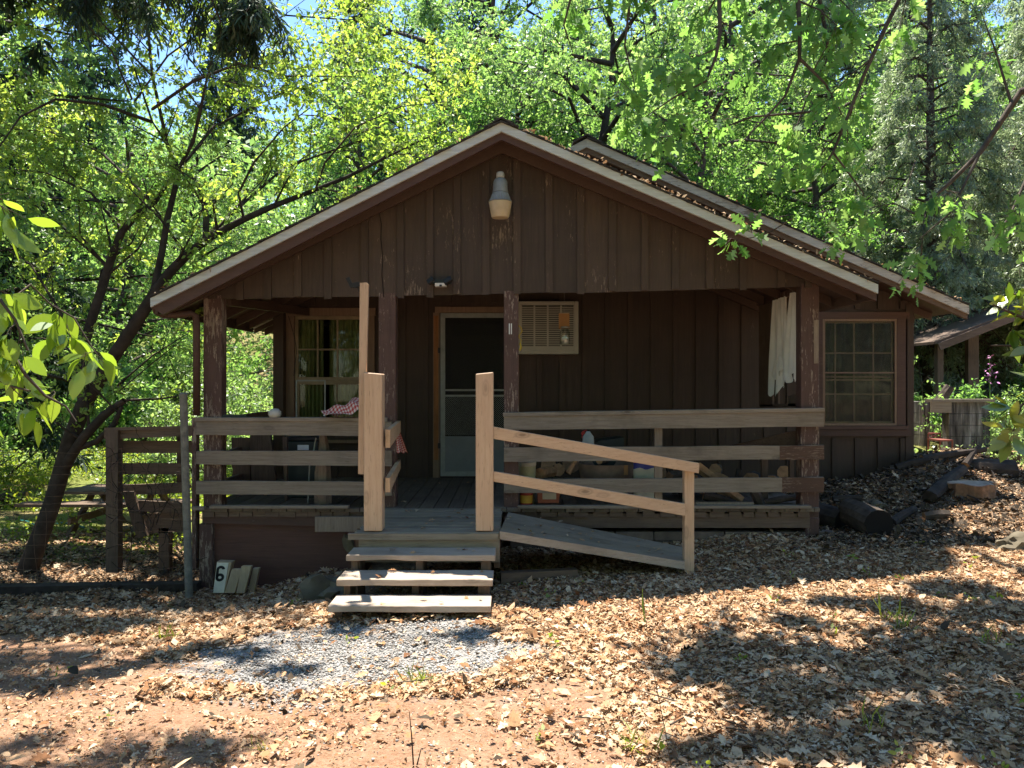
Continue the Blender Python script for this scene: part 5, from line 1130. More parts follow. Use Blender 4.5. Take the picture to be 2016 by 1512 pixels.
# ---- overhanging oak (trunk stands off to the right) ----------------
DO = 6.0
def O_(px, py, d=0): return P(px, py, DO+d)
tr = [([V3(5.6,4.6,-.1), V3(5.5,4.7,2.2), V3(5.2,4.9,4.4), V3(4.6,5.2,6.3), V3(4.2,5.5,8.2), V3(4.1,5.6,10)], [.26,.22,.19,.16,.12,.08]),
 ([V3(5.2,4.9,4.4), V3(4.0,5.6,5.6), V3(2.9,6.0,6.2), V3(1.6,6.3,6.5), V3(.6,6.5,6.4)], [.11,.09,.07,.045,.02]),
 ([V3(5.35,4.8,3.2), V3(4.9,5.2,3.9), O_(2010,180,.1), O_(1930,300), O_(1870,360), O_(1800,420,.1)], [.07,.05,.03,.02,.014,.006]),
 ([V3(4.3,5.4,7.4), V3(2.6,4.6,8.0), V3(1.4,4.0,8.2)], [.09,.06,.03]), ([V3(4.3,5.4,7.6), V3(4.8,3.6,8.2), V3(4.4,2.3,8.3)], [.09,.06,.03]), ([V3(4.2,5.5,8.4), V3(3.0,6.8,8.8), V3(2.2,7.6,9.0)], [.07,.05,.03]), ([V3(4.3,5.4,7.4), V3(5.2,7.0,8.4), V3(5.4,9.0,9.4)], [.09,.06,.03]), ([V3(4.25,5.5,8.0), V3(3.4,7.6,8.4), V3(3.4,9.4,9.2)], [.08,.05,.03]), ([V3(4.1,5.6,9.4), V3(2.6,5.0,9.6), V3(1.9,5.2,9.4)], [.06,.04,.02]), ([V3(4.3,5.4,7.8), V3(5.6,8.6,9.2), V3(6.2,10.6,10.4)], [.08,.06,.03]), ([V3(4.2,5.5,8.6), V3(4.4,8.0,9.6), V3(4.6,10.2,10.8)], [.08,.06,.03]), ([V3(5.0,5.0,5.2), V3(5.8,6.2,6.6), V3(6.4,7.4,7.2)], [.07,.05,.03]), ([V3(4.2,5.5,8.2), V3(3.0,6.6,7.9), V3(1.8,7.6,8.0)], [.06,.04,.02]), ([V3(4.3,5.4,7.0), V3(3.6,4.6,7.4), V3(2.9,3.9,7.6)], [.06,.04,.02])]
hang = [([V3(2.9,6.0,6.2), O_(1790,-40), O_(1745,50), O_(1700,150), O_(1665,240), O_(1640,300), O_(1620,330), O_(1600,350)], [.022,.018,.016,.014,.012,.01,.006,.003]),
 ([V3(2.2,6.15,6.4), O_(1570,-30,.1), O_(1574,60,.1), O_(1574,115), O_(1625,165), O_(1660,230)], [.025,.02,.018,.016,.01,.004]),
 ([O_(1574,115), O_(1545,190), O_(1500,240), O_(1460,280)], [.013,.01,.008,.003]),
 ([V3(1.9,6.25,6.45), O_(1610,-20,.2), O_(1625,60,.2), O_(1632,110,.2), O_(1590,190,.2), O_(1550,300,.3)], [.02,.018,.014,.012,.008,.003]),
 ([V3(1.6,6.3,6.5), O_(1415,-20,.1), O_(1418,60), O_(1410,110), O_(1390,160), O_(1330,190), O_(1270,230)], [.022,.018,.016,.012,.01,.008,.003]),
 ([V3(1.2,6.4,6.45), O_(1240,0,.3), O_(1230,90,.3), O_(1250,170,.3)], [.015,.012,.008,.003]),
 ([V3(.9,6.4,6.4), O_(1130,-30,.3), O_(1110,50,.3), O_(1130,110,.4)], [.015,.012,.008,.003]),
 ([O_(1640,300), O_(1700,380,.1), O_(1690,440,.2)], [.008,.006,.003]), ([O_(1600,220,0), O_(1480,230,.2), O_(1400,260,.3), O_(1300,270,.4)], [.01,.008,.006,.003]),
 ([O_(1930,300), O_(1870,420,-.2), O_(1810,470,-.2)], [.012,.008,.003]), ([O_(1990,200,.1), O_(1960,100,.2), O_(1930,20,.2)], [.012,.008,.003]), ([V3(4.9,5.2,3.9), O_(2030,330,-.6), O_(1990,420,-.8), O_(1960,470,-.9)], [.02,.012,.006,.003]),
 ([O_(1800,420,.1), O_(1760,400,.2), O_(1710,410,.3)], [.006,.005,.003])]
wd, lf = grow(hang, 3.4, .5, 5, .26, 5, OAK, .125, droop=.3, up=-.1, start=.3, curl=.5, twr=.003, hang=.3)
wda, lfa = grow(tr[1:2], 2.2, 1.0, 7, .4, 8, OAK, .12, droop=.3, up=.1, start=.4, curl=.4)
wdb, lfb = grow(tr[:1], 2.5, 1.0, 6, .5, 8, DIAM, .17, droop=.1, up=.1, start=.6, curl=.4)
CT = math.cos(SUN_EL)/math.sin(SUN_EL)
def caster(px, py, r, extra=0):
    x, y = GP(px, py); h = max(7.0, (1.9+.52*y)/.82+r)+extra
    return Vector((x+h*CT*math.sin(SUN_AZ), y+h*CT*math.cos(SUN_AZ), h+g1(x, y)))
def shadow_clumps(targets, hub, shape, lsize, per, flat=.5, stretch=(1, 1)):  # foliage hung above the frame so its shadows land on chosen spots
    lim, lv = [], []
    for (px, py, r) in targets:
        r *= .82 if py > 1150 else 1; c = caster(px, py, r, random.uniform(0, .5)); h_ = min(hub, key=lambda q: (Vector(q)-c).length); h_ = Vector(h_)
        lim.append(([h_, h_.lerp(c, .5)+Vector((0, 0, .25)), c], [.05, .03, .008])); n = int(per*r*r/.09)+40
        P_ = rng.normal(size=(n, 3)); P_ = nrm(P_)*rng.random((n, 1))**.5*r*np.array([1.25*stretch[0], 1*stretch[1], flat])
        P_ += (vn(P_[:, 0]+c.x*3, P_[:, 1]+c.y*3, 4, 41)[:, None]-.5)*.3*r
        lv.append(leaves_np(shape, np.array(c)+P_, nrm(rng.normal(size=(n, 3))), nrm(rng.normal(size=(n, 3))*.8+[0,0,1]), lsize*rng.uniform(.6, 1.2, n), .4, .2))
    return lim, lv
RT_ = [(1400,1325,.3),(1480,1290,.2),(1560,1375,.33),(1650,1300,.22),(1760,1335,.36),(1880,1300,.4),(2000,1290,.4),(1400,1490,.2),(1520,1480,.22),(1680,1470,.28),(1800,1430,.22),(1920,1440,.3),(2000,1500,.25),(1650,1190,.2),(1760,1200,.28),(1880,1170,.35),(1990,1210,.35),(1560,1230,.14),(1620,1105,.45),(1740,1095,.5),(1860,1070,.4),(1500,1085,.35),(1700,985,.55),(1790,945,.5),(1840,915,.45),(1760,1040,.5),(1640,960,.5),(1990,930,.3),(1990,1400,.3)]
lim_r, lvr = shadow_clumps(RT_, [(4.3,5.4,7.4),(4.2,5.5,8.2),(3.0,6.6,7.9),(5.2,7.0,8.4),(4.4,8.0,9.6),(3.4,7.6,8.4),(5.0,5.0,5.2),(4.8,3.6,8.2)], DIAM, .14, 560)  # unseen clumps added to the oak for the right-hand shadow patches
tr += lim_r
# one leafy spray resting over the rake edge
sp = [([O_(1560,430,.4), O_(1520,455,.45), O_(1480,468,.5), O_(1455,470,.5)], [.006,.005,.004,.002])]
wdc, lfc = grow(sp, 5, .16, 4, .12, 4, OAK, .12, start=.3, up=0)
plant('oak_tree', 'oak with lobed green leaves and thin drooping branches hanging over the roof', 'tree', (5.6, 4.6, -.1), [limbs_np(tr, 12), limbs_np(hang+sp, 6)], wd+wda+wdb+wdc, [lf, lfa, lfb, lfc]+lvr, 'bark', 'lf_oak')
# ---- conifer above and left of the camera, boughs hang into the top edge
DC = 4.8
def C_(px, py, d=0): return P(px, py, DC+d)
tr = [([V3(-7.0,7.6,-.5), V3(-7.0,7.6,4), V3(-6.9,7.6,8), V3(-6.9,7.6,15)], [.3,.26,.2,.08])]
bh = [([V3(-7.0,7.6,6.4), V3(-4.2,5.2,5.9), V3(-3.0,4.6,5.2), C_(250,-90), C_(270,-30), C_(275,20)], [.06,.05,.035,.02,.01,.004]),
 ([V3(-7.0,7.6,6.8), V3(-3.8,5.0,6.3), V3(-2.6,4.7,5.5), C_(380,-90), C_(410,-20), C_(435,45)], [.06,.05,.035,.02,.01,.004]),
 ([V3(-3.0,4.6,5.2), C_(180,-90,.1), C_(190,-40,.1), C_(200,0,.1)], [.02,.015,.01,.004]), ([V3(-2.6,4.7,5.5), C_(480,-80,.1), C_(500,-20), C_(495,20)], [.02,.015,.01,.004])]
allb = []
for i in range(70):
    z = 6.6+i*.11; a = rng.uniform(0, 2*math.pi); ln = rng.uniform(2.0, 3.9)*(1-(z-6)/14)
    o = V3(-6.95, 7.6, z); d = V3(math.cos(a), math.sin(a), 0); allb.append(([o, o+d*ln*.5+V3(0,0,.05), o+d*ln+V3(0,0,-.4)], [.035,.02,.006]))
wd, lf = grow(bh, 13, .42, 12, .20, 15, SLIM, .085, droop=.5, up=-.35, start=.5, curl=.3, twr=.0018, hang=.5)
LT_ = [(40,1175,.4),(140,1190,.35),(240,1195,.3),(330,1165,.2),(20,1240,.3),(110,1245,.28),(-60,1200,.45),(-80,1310,.25),(210,1240,.2),(300,1300,.11),(390,1285,.10),(200,1320,.12),(100,1350,.13),(20,1345,.12),(120,1300,.10),(450,1165,.25),(520,1185,.2),(585,1190,.12),(480,1290,.05),(930,1255,.05),(560,1325,.035),(690,1240,.04),(100,1090,.5),(220,1100,.5),(300,1060,.5),(30,1050,.6),(170,1020,.6),(340,1120,.3),(260,990,.4)]
lim_l, lvl = shadow_clumps(LT_, [(-6.95,7.6,z_/10) for z_ in range(60, 130, 6)], SLIM*np.array([1, 2.2]), .22, 800, .4, (1.5, .9))  # unseen needle clumps added to the conifer to shade the left ground
allb += lim_l[:0]; tr += lim_l
wd2, lf2 = grow(allb, 4.5, .8, 8, .35, 12, SLIM*np.array([1,1.8]), .2, droop=.4, up=-.1, start=.15, twr=.003, hang=.3)
plant('hanging_conifer', 'dark conifer boughs drooping into view at the top left', 'conifer', (-7.0, 7.6, -.4), [limbs_np(tr, 12), limbs_np(bh+allb, 5)], wd+wd2, [lf, lf2]+lvl, 'barkd', 'lf_con')
# ---- big-leaved shrub at the left edge, near ------------------------
DS = 2.3
def S_(px, py, d=0): return P(px, py, DS+d)
st = [([V3(-2.3,2.1,-.05), V3(-2.15,2.15,.6), V3(-1.95,2.2,1.2), V3(-1.8,2.25,1.75), S_(-60,430), S_(-20,395)], [.022,.02,.016,.012,.008,.005]),
 ([V3(-2.05,2.2,.9), V3(-1.85,2.3,1.5), S_(-50,560), S_(0,590), S_(30,630), S_(55,690)], [.014,.011,.007,.005,.004,.003]),
 ([V3(-2.0,2.2,1.0), V3(-1.8,2.3,1.5), S_(-40,650), S_(20,690), S_(52,740), S_(90,780), S_(130,800), S_(150,830)], [.014,.011,.007,.006,.005,.004,.003,.002]),
 ([S_(-40,640), S_(60,560,.1), S_(100,600,.2), S_(145,625,.2), S_(185,690,.2), S_(205,715,.2)], [.004,.003,.003,.003,.002,.001]), ([V3(-2.15,2.15,.6), V3(-1.9,2.2,1.0), S_(-60,720), S_(20,760), S_(60,770)], [.012,.009,.006,.004,.003])]
wd, lf = grow(st, 13, .11, 2, .06, 3, OVAL, .088, droop=.5, up=0, start=.5, curl=.4, twr=.0016, hang=.35)
plant('broadleaf_shrub', 'shrub branch with large bright oval leaves at the left edge', 'shrub', (-2.3, 2.1, -.05), [limbs_np(st, 6)], wd, [lf], 'bark', 'lf_near')
# ---- rhododendron at the right edge ---------------------------------
DR_ = 5.4
def T_(px, py, d=0): return P(px, py, DR_+d)
st = [([V3(4.4,5.6,.25), V3(4.3,5.6,1.0), T_(2090,700), T_(2050,640), T_(2000,620), T_(1955,600)], [.03,.026,.02,.014,.01,.006]), ([V3(4.3,5.6,1.0), T_(2080,720), T_(2030,690), T_(1985,680), T_(1950,680)], [.02,.016,.012,.008,.005]),
 ([V3(4.35,5.6,.6), T_(2100,790), T_(2050,760), T_(2010,800), T_(1995,850)], [.02,.014,.01,.008,.004]), ([T_(2050,640), T_(2020,590), T_(1990,575)], [.012,.008,.005]), ([V3(4.3,5.6,.9), V3(4.2,5.3,1.6), V3(4.3,5.5,2.2)], [.02,.012,.008])]
wd, lf = grow(st, 8, .16, 2, .05, 5, OVAL*np.array([1,.8]), .15, droop=.1, up=.1, start=.5, curl=.4, twr=.003)
plant('rhododendron', 'leathery-leaved shrub with yellowing leaves at the right edge', 'shrub', (4.4, 5.6, .25), [limbs_np(st, 6)], wd, [lf], 'bark', 'lf_rhodo')
# ---- tree makers ------------------------------------------------------
def broad(H, Rr, nl, leafsize, seed, base=.3, dens=1.0, leaf='lf_far', shape=DIAM, bark='bark', tw=8, nlf=10, slen=1.3):
    global rng
    old = rng; rng = np.random.default_rng(seed); rs = random.Random(seed)
    pts = [V3(0, 0, -.3)]; x = y = 0
    for i in range(1, 8): x += rs.uniform(-.25, .25); y += rs.uniform(-.25, .25); pts.append(V3(x, y, H*.92*i/7))
    tr_ = (pts, [.022*H*(1-i/8.5) for i in range(8)]); lim = []
    for i in range(nl):
        u = base+(1-base)*(i+.5)/nl; q = Vector([np.interp(u*.92*H, [p[2] for p in pts], [p[k_] for p in pts]) for k_ in range(3)]); a = i*2.4+rs.uniform(-.4, .4)
        ln = Rr*(1-.55*max(0, (u-base)/(1-base)-.25))*rs.uniform(.7, 1.12); d = V3(math.cos(a), math.sin(a), 0); rz = rs.uniform(.1, .55)
        b_ = q+d*ln*.5+V3(0, 0, ln*rz*.6)+V3(rs.uniform(-.3, .3), rs.uniform(-.3, .3), 0); lim.append(([q, b_, q+d*ln+V3(0, 0, ln*rz*.6+rs.uniform(-.5, .3))], [.007*H, .004*H, .0012*H]))
    wd, lf = grow(lim, 3.0*dens, slen, tw, .6, nlf, shape, leafsize, droop=.2, up=.2, start=.25, twr=.005); rng = old
    return [limbs_np([tr_], 10), limbs_np(lim, 5)], wd, [lf]
def conifer(H, Rr, nb, leafsize, seed, base=.12, tw=8, nlf=9, slen=.8, droop=.35):
    global rng
    old = rng; rng = np.random.default_rng(seed); rs = random.Random(seed); tr_ = ([V3(0,0,-.3), V3(.05,0,H*.5), V3(0,.05,H)], [.013*H, .009*H, .02]); lim = []
    for i in range(nb):
        u = base+(1-base)*(i+.5)/nb; a = i*2.4+rs.uniform(-.4, .4); ln = Rr*((1-u)/(1-base))**.75*rs.uniform(.65, 1.15)+.25; q = V3(0, 0, H*u); d = V3(math.cos(a), math.sin(a), 0)
        lim.append(([q, q+d*ln*.5+V3(0, 0, .08*ln), q+d*ln+V3(0, 0, -droop*ln)], [.003*H, .002*H, .006]))
    wd, lf = grow(lim, 2.6, slen, tw, .5, nlf, SLIM*np.array([1, 1.6]), leafsize, droop=.35, up=-.05, start=.12, twr=.004, hang=.25, spread=.7); rng = old
    return [limbs_np([tr_], 10), limbs_np(lim, 4)], wd, [lf]
def bush(Rr, n, leafsize, seed, h=1.0):
    rs = random.Random(seed); lim = []
    for i in range(n):
        a = rs.uniform(0, 6.283); e = rs.uniform(.25, 1.35); d = V3(math.cos(a)*math.cos(e), math.sin(a)*math.cos(e), math.sin(e)*h); o = V3(rs.uniform(-.4, .4)*Rr, rs.uniform(-.4, .4)*Rr, -.1); lim.append(([o, o+d*Rr*.55, o+d*Rr*rs.uniform(.8, 1.1)], [.02, .012, .004]))
    return [limbs_np(lim, 4)], *[x for x in grow(lim, 3.6, .6, 7, .3, 9, DIAM, leafsize, droop=0, up=.3, start=.15, twr=.003)]
print('templates')
def at(px, D, dz=0): x = X(px, D); return (x, D, g1(x, D)+dz)
def place(spec, tpl, name, cat, group, bark, leaf):
    src = None
    for (px, D, sc, rz, lb) in spec:
        loc = at(px, D)
        if src is None:
            a, b, c = tpl; src = plant(name, lb, cat, (0, 0, 0), a, b, c, bark, leaf, group); src.location = loc; src.rotation_euler = (0, 0, rz); src.scale = (sc, sc, sc)
        else: copy_plant(src, loc, rz, sc, lb, group)
gw_ = 'broadleaf trees in the wood behind the cabin'
A_ = lambda s: s
place([(1180,19,1.0,.3,'green oak rising directly behind the cabin ridge'),(1480,23,1.12,2.0,'tall green oak right of the ridge behind the drooping branches'),(860,24,1.15,4.0,'broad tree between the fruit tree and the ridge'),(380,30,.85,1.1,'mid-green tree glimpsed through the fruit tree'),(1250,31,1.4,5.0,'taller oak further behind the cabin ridge'),(1700,29,1.25,3.1,'far oak above the right slope of the roof'),(40,28,1.1,2.6,'dense broadleaf tree at the far left behind the shrub'),(1010,40,1.7,2.2,'distant tall tree above the cabin apex'),(1950,34,1.5,1.6,'distant broadleaf tree at the right edge'),(-110,12.3,.8,3.9,'tall tree added so its crown shades the picnic table at left')],  # the last tree is added to throw shade on the left yard
      broad(11.5, 4.4, 34, .12, 5, base=.12, tw=10, nlf=15), 'woodland_oak', 'tree', gw_, 'barkd', 'lf_far')
place([(1040,21,1.0,.6,'slender light tree just left of the cabin apex'),(1360,17.5,.85,2.9,'smaller bright oak above the right roof slope'),(700,22,.95,4.4,'light-leaved tree over the middle of the left roof slope'),(250,24,.9,1.9,'young tree behind the leaning fruit tree'),(1620,19,.8,5.3,'small oak just above the right rake board'),(1480,42,1.8,.9,'tall far tree above the right roof slope'),(1820,22,.9,4.9,'leafy tree above the right eave')],
      broad(10.5, 3.7, 32, .105, 9, base=.08, slen=1.1, tw=10, nlf=15), 'light_oak', 'tree', gw_, 'bark', 'lf_oak')
gc = 'conifers in the wood'
place([(-60,14.5,.68,0,'dark conifer filling the far left edge'),(700,38,1.0,1.5,'dark pine tip left of the ridge against blue sky'),(180,30,.9,2.2,'dark conifer in the shade behind the fruit tree'),(930,52,1.2,3.0,'far conifer behind the apex'),(1750,40,1.1,4.0,'dark conifer far behind the pale one'),(-260,20,.9,5.0,'dark conifer just outside the left edge'),(450,48,1.1,.8,'far dark conifer over the left eave'),(1400,50,1.2,2.5,'far conifer over the rear ridge'),(1130,46,1.1,2.7,'far conifer right of the front apex')],
      conifer(17, 3.0, 90, .30, 21), 'dark_conifer', 'conifer', gc, 'barkd', 'lf_con')
place([(1830,16.5,.62,0,'pale grey-green conifer with drooping feathery boughs above the right eave'),(2100,17,.75,1.6,'pale feathery conifer at the right edge'),(1640,26,.9,3.4,'paler conifer standing behind the drooping oak branches'),(2130,21,.85,2.2,'pale conifer beyond the open shed')],
      conifer(18, 3.6, 120, .15, 33, base=.05, tw=11, nlf=18, slen=1.0, droop=.5), 'pale_conifer', 'conifer', gc, 'bark', 'lf_pale')
gbu = 'bushes around the clearing'
bt = bush(1.5, 26, .065, 44, 1.1)
place([(500,14.5,1.25,0,'bright bush framed by the open porch end'),(440,17,1.4,1.1,'bush behind the one framed by the porch end'),(330,15.5,1.0,2.0,'bush beyond the plank rack'),(560,19,1.6,3.3,'larger bush behind the porch end, further back'),(640,15,1.0,4.0,'bush hidden mostly by the cabin left wall'),(1835,18,1.1,5.1,'bush in the gap beside the cabin right corner'),(1990,12.2,.62,2.4,'bush growing over the concrete bin'),(2040,16,1.1,3.9,'bush inside the right edge by the shed'),(1930,19,1.4,.6,'bush behind the open shed posts'),(2090,10.8,.6,1.7,'low bush right of the concrete bin'),(120,22,1.3,1.4,'bush behind the picnic table'),(230,21,1.5,2.7,'bush in the sunny clearing behind the rack'),(30,22,1.6,3.7,'big bush at the far left of the clearing'),(400,24,1.9,4.4,'tall bush deep behind the fruit tree trunk'),(-60,15,1.2,5.5,'bush cut by the left edge'),(1800,24,1.8,2.1,'tall bush far behind the cabin right corner'),(1900,26,2.0,1.2,'big bush behind the shed roof')],
      (bt[0], bt[1], [bt[2]]), 'green_bush', 'bush', gbu, 'bark', 'lf_bush')
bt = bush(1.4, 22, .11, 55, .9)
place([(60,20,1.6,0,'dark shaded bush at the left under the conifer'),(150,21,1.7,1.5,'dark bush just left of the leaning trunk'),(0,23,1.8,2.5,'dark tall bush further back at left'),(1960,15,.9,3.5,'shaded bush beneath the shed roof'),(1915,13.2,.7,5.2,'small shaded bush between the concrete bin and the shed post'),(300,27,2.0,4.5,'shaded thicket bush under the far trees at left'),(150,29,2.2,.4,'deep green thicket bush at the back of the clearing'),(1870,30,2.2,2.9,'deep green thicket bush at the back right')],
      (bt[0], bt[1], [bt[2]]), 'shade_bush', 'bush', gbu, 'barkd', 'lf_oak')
src_ = bpy.data.objects['woodland_oak']; src2 = bpy.data.objects['light_oak']  # unseen oaks added around the viewer to cut the sky fill
for i, (x_, y_, s_, q_) in enumerate(((-7,-7,1.1,0),(1,-9,1.2,1),(8,-7,1.15,0),(-13,0,1.15,1),(13,1,1.1,0),(-3,-15,1.4,0),(7,-15,1.4,1),(-14,-10,1.3,0),(15,-9,1.3,1),(-12,9,1.0,0))):
    copy_plant([src_, src2][q_], (x_, y_, g1(x_, y_)), i*1.3, s_, ['unseen oak behind the viewer on the left', 'unseen oak straight behind the viewer', 'unseen oak behind the viewer on the right', 'unseen oak standing level with the viewer far left', 'unseen oak standing level with the viewer far right', 'unseen tall oak well behind the viewer, left of centre', 'unseen tall oak well behind the viewer, right of centre', 'unseen oak at the back left corner of the yard', 'unseen oak at the back right corner of the yard', 'unseen oak left of the picnic table beyond the frame'][i], 'unseen oaks added around the near side of the yard')
# woodland backdrop on the rising slope: a mass nobody could count
n = 280000; x = rng.uniform(-75, 75, n); y = rng.uniform(30, 85, n); z = gh(x, y); top = 3+8*vn(x, y, .16, 31)**1.3+3*vn(x, y, .05, 32)
h = rng.random(n)**.8*top; keep = (vn(x+z, y+h*1.7, .45, 33) > .34); C = np.stack([x, y, z+h], 1)[keep]; n = len(C)
v, l, t = leaves_np(DIAM, C, nrm(rng.normal(size=(n, 3))), nrm(rng.normal(size=(n, 3))+np.array([0,-.3,.6])), rng.uniform(.22, .5, n), .3, .2)
tag(link('far_woodland_foliage', np_mesh('far_woodland_foliage', v, l, t), M['lf_far']), 'distant woodland foliage covering the slope behind the clearing', 'woodland', kind='stuff')
# ground cover in the sunny clearings
def cover(name, label, n, box, h, size, mat, msk=None, shape=OVATE):
    x = rng.uniform(box[0], box[1], n); y = rng.uniform(box[2], box[3], n)
    if msk is not None: k_ = msk(x, y); x, y = x[k_], y[k_]
    n = len(x); hh = h*(.3+.9*vn(x, y, 1.3, 12)); z = gh(x, y)+rng.random(n)*hh
    v, l, t = leaves_np(shape, np.stack([x, y, z], 1), nrm(rng.normal(size=(n, 3))+np.array([0,0,.5])), nrm(rng.normal(size=(n, 3))+np.array([0,0,1.2])), size*rng.uniform(.6, 1.3, n), .3, .2)
    tag(link(name, np_mesh(name, v, l, t), M[mat]), label, 'ground cover', kind='stuff')
cover('ground_cover', 'sunny yellow-green ground cover beyond the picnic table', 95000, (-14, -3.4, 9.0, 20), .40, .06, 'lf_weed', lambda x, y: ((vn(x, y, .6, 14) > .22) & (y > 12.0)) | ((vn(x, y, 1.0, 24) > .55) & (rng.random(len(x)) < .5)))
cover('weeds', 'weeds and grass beyond the cabin right corner', 16000, (5.6, 14, 10.8, 17), .28, .06, 'lf_bush', lambda x, y: vn(x, y, .9, 15) > .5)
# sapling by the right corner
s0 = V3(*at(1826, 10.9)); lim = [([s0, s0+V3(-.03, .0, .7), s0+V3(-.1, .05, 1.5)], [.009, .007, .003])]; wd, lf = grow(lim, 9, .3, 2, .12, 4, OVATE, .05, start=.3)
plant('sapling', 'thin bare-stemmed sapling beside the cabin right corner', 'sapling', tuple(s0), [limbs_np(lim, 6)], wd, [lf], 'barkd', 'lf_bush')
# pink foxglove-like flowers
D = 12.6; s0 = V3(*at(1950, D)); t_ = thing('flower_stalk', 'tall stalk of pink flowers rising above the concrete bin bush', 'flower', tuple(s0)); mb = MB(); tp = P(1948, 700, D); mb.tube([s0, s0.lerp(tp, .6), tp], [.01, .008, .004], 5); mb.build('stem', M['lf_bush'], t_)
n = 34; C = np.array(tp)+np.stack([rng.normal(0, .05, n), rng.normal(0, .05, n), -rng.random(n)*.45], 1); v, l, t = leaves_np(OVATE, C, nrm(rng.normal(size=(n, 3))), nrm(rng.normal(size=(n, 3))), rng.uniform(.04, .07, n)); link('blossom', np_mesh('blossom', v, l, t), plain('pink_petal', (.55,.22,.45), .6), t_, origin=tuple(s0))
# ================================================================== LITTER
def pxof(x, y, z): return CX+x/y*F, CY-(z-EYE)/y*F
def scatter_litter(n, shapes, size, tilt, dens_fn, name, label, mat, lift=.0, ymin=2.6, ymax=11.5):
    y = np.sqrt(rng.uniform(ymin**2, ymax**2, n)); x = rng.uniform(-1, 1, n)*(.72*y+.3); k_ = rng.random(n) < dens_fn(x, y); x, y = x[k_], y[k_]; z = gh(x, y)+(vn(x, y, 3, 2)-.5)*.03*np.exp(-np.clip(y-3, 0, None)*.08); n = len(x)
    ps = []; pick = rng.integers(0, len(shapes), n)
    for i, sh in enumerate(shapes):
        q = pick == i; m = q.sum(); a = rng.uniform(0, 6.283, m); C = np.stack([x[q], y[q], z[q]+lift+rng.uniform(0, .03, m)], 1)
        Nn = nrm(np.stack([rng.normal(0, tilt, m), rng.normal(0, tilt, m), np.ones(m)], 1)); Dr = nrm(np.cross(Nn, np.stack([np.cos(a), np.sin(a), np.zeros(m)], 1)))
        ps.append(leaves_np(sh, C, Dr, Nn, size*np.clip(rng.lognormal(-.1, .4, m), .3, 2.1), .5, .3))
    v, l, t = join_np(ps); return tag(link(name, np_mesh(name, v, l, t), M[mat]), label, 'leaf litter', kind='stuff')
def dens(x, y):
    wx = x+(vn(x, y, 2.2, 3)-.5)*.6; wy = y+(vn(x, y, 2.6, 4)-.5)*.55; d = inpoly(wx, wy, DIRT); g = inpoly(x+(vn(x, y, 5, 8)-.5)*.3, y+(vn(x, y, 5, 9)-.5)*.2, GRAV)
    r = .55+.6*vn(x, y, 2.0, 17); r = np.where(d, .022+.20*(vn(x, y, 2.4, 18) > .60)*vn(x, y, 8, 19)+.10*np.clip((x+.4), 0, 1), r); r = np.where(g, .05, r)
    ins = (x > -3.0) & (x < 3.0) & (y > 7.6); ins2 = (x > -3.0) & (x < 5.2) & (y > 9.9); r = np.where(ins | ins2, 0, r); r = np.where((x < -3.1) & (y > 7.4), .28*r*(y < 10.5), r)
    m_ = (x > 2.9) & (y > 7.2); r = np.where(m_, r*.35, r)
    r = np.where((x > -1.35) & (x < -.15) & (y > 5.55), .1*r, r)
    return r
OAK2 = OAK*np.array([1, .8])
scatter_litter(320000, [OAK, OVATE, MAPLE, OAK2, DIAM, DIAM], .045, .33, dens, 'leaf_litter', 'carpet of dry tan and rust oak leaves over the ground', 'litter')
def densd(x, y): return np.where((x > 2.6+.5*vn(x, y, 3, 25)) & (y > 6.9) & ~((x < 5.2) & (y > 9.88)) & (y < 11.2-.4*(x-5)), .9, np.where((x < -3.1) & (y < 9.5) & (y > 6.6), .35, .02))*(~((x > -3.05) & (x < 3.0) & (y > 7.5)))
scatter_litter(120000, [OAK, DIAM, OVATE], .05, .7, densd, 'dark_leaf_litter', 'dark leaves and bark bits on the mound beside the cabin', 'litter_dark', lift=.005)
def dens2(x, y): return np.clip(dens(x, y)+.09*inpoly(x, y, DIRT)*(~inpoly(x, y, GRAV)), 0, 1)
scatter_litter(300000, [DIAM], .017, .5, dens2, 'leaf_fragments', 'small broken leaf bits scattered between the larger leaves', 'litter', ymax=8)
# gravel
n = 75000; x = rng.uniform(-3.0, .9, n); y = rng.uniform(3.6, 5.9, n); ex, ey = rng.normal(0, .13, n), rng.normal(0, .11, n); wx = x+(vn(x, y, 4, 8)-.5)*.5+ex; wy = y+(vn(x, y, 4, 9)-.5)*.4+ey; k_ = inpoly(wx, wy, GRAV) & (rng.random(n) < .35+.9*vn(x, y, 6, 26)); x, y = x[k_], y[k_]
xx = rng.uniform(-3.4, 2.0, 1500); yy = np.sqrt(rng.uniform(9, 26, 1500)); x = np.concatenate([x, xx]); y = np.concatenate([y, yy]); n = len(x); z = gh(x, y)+(vn(x, y, 3, 2)-.5)*.03*np.exp(-np.clip(y-3, 0, None)*.08)
s = rng.uniform(.004, .012, n)*rng.uniform(.7, 1.3, n)*np.where(np.arange(n) > n-1500, .8, 1); cube = np.array([(-1,-1,-1),(1,-1,-1),(1,1,-1),(-1,1,-1),(-1,-1,1),(1,-1,1),(1,1,1),(-1,1,1)])*.6
a = rng.uniform(0, 6.283, n); Vg = cube[None]*(rng.uniform(.5, 1.35, (n, 8, 3)))*np.array([1, .8, .5])*s[:, None, None]
ca_, sa_ = np.cos(a)[:, None], np.sin(a)[:, None]; Vx = Vg[..., 0]*ca_-Vg[..., 1]*sa_; Vy = Vg[..., 0]*sa_+Vg[..., 1]*ca_; Vg = np.stack([Vx+x[:, None], Vy+y[:, None], Vg[..., 2]+(z+s*.3+rng.uniform(0, .006, n))[:, None]], 2).reshape(-1, 3)
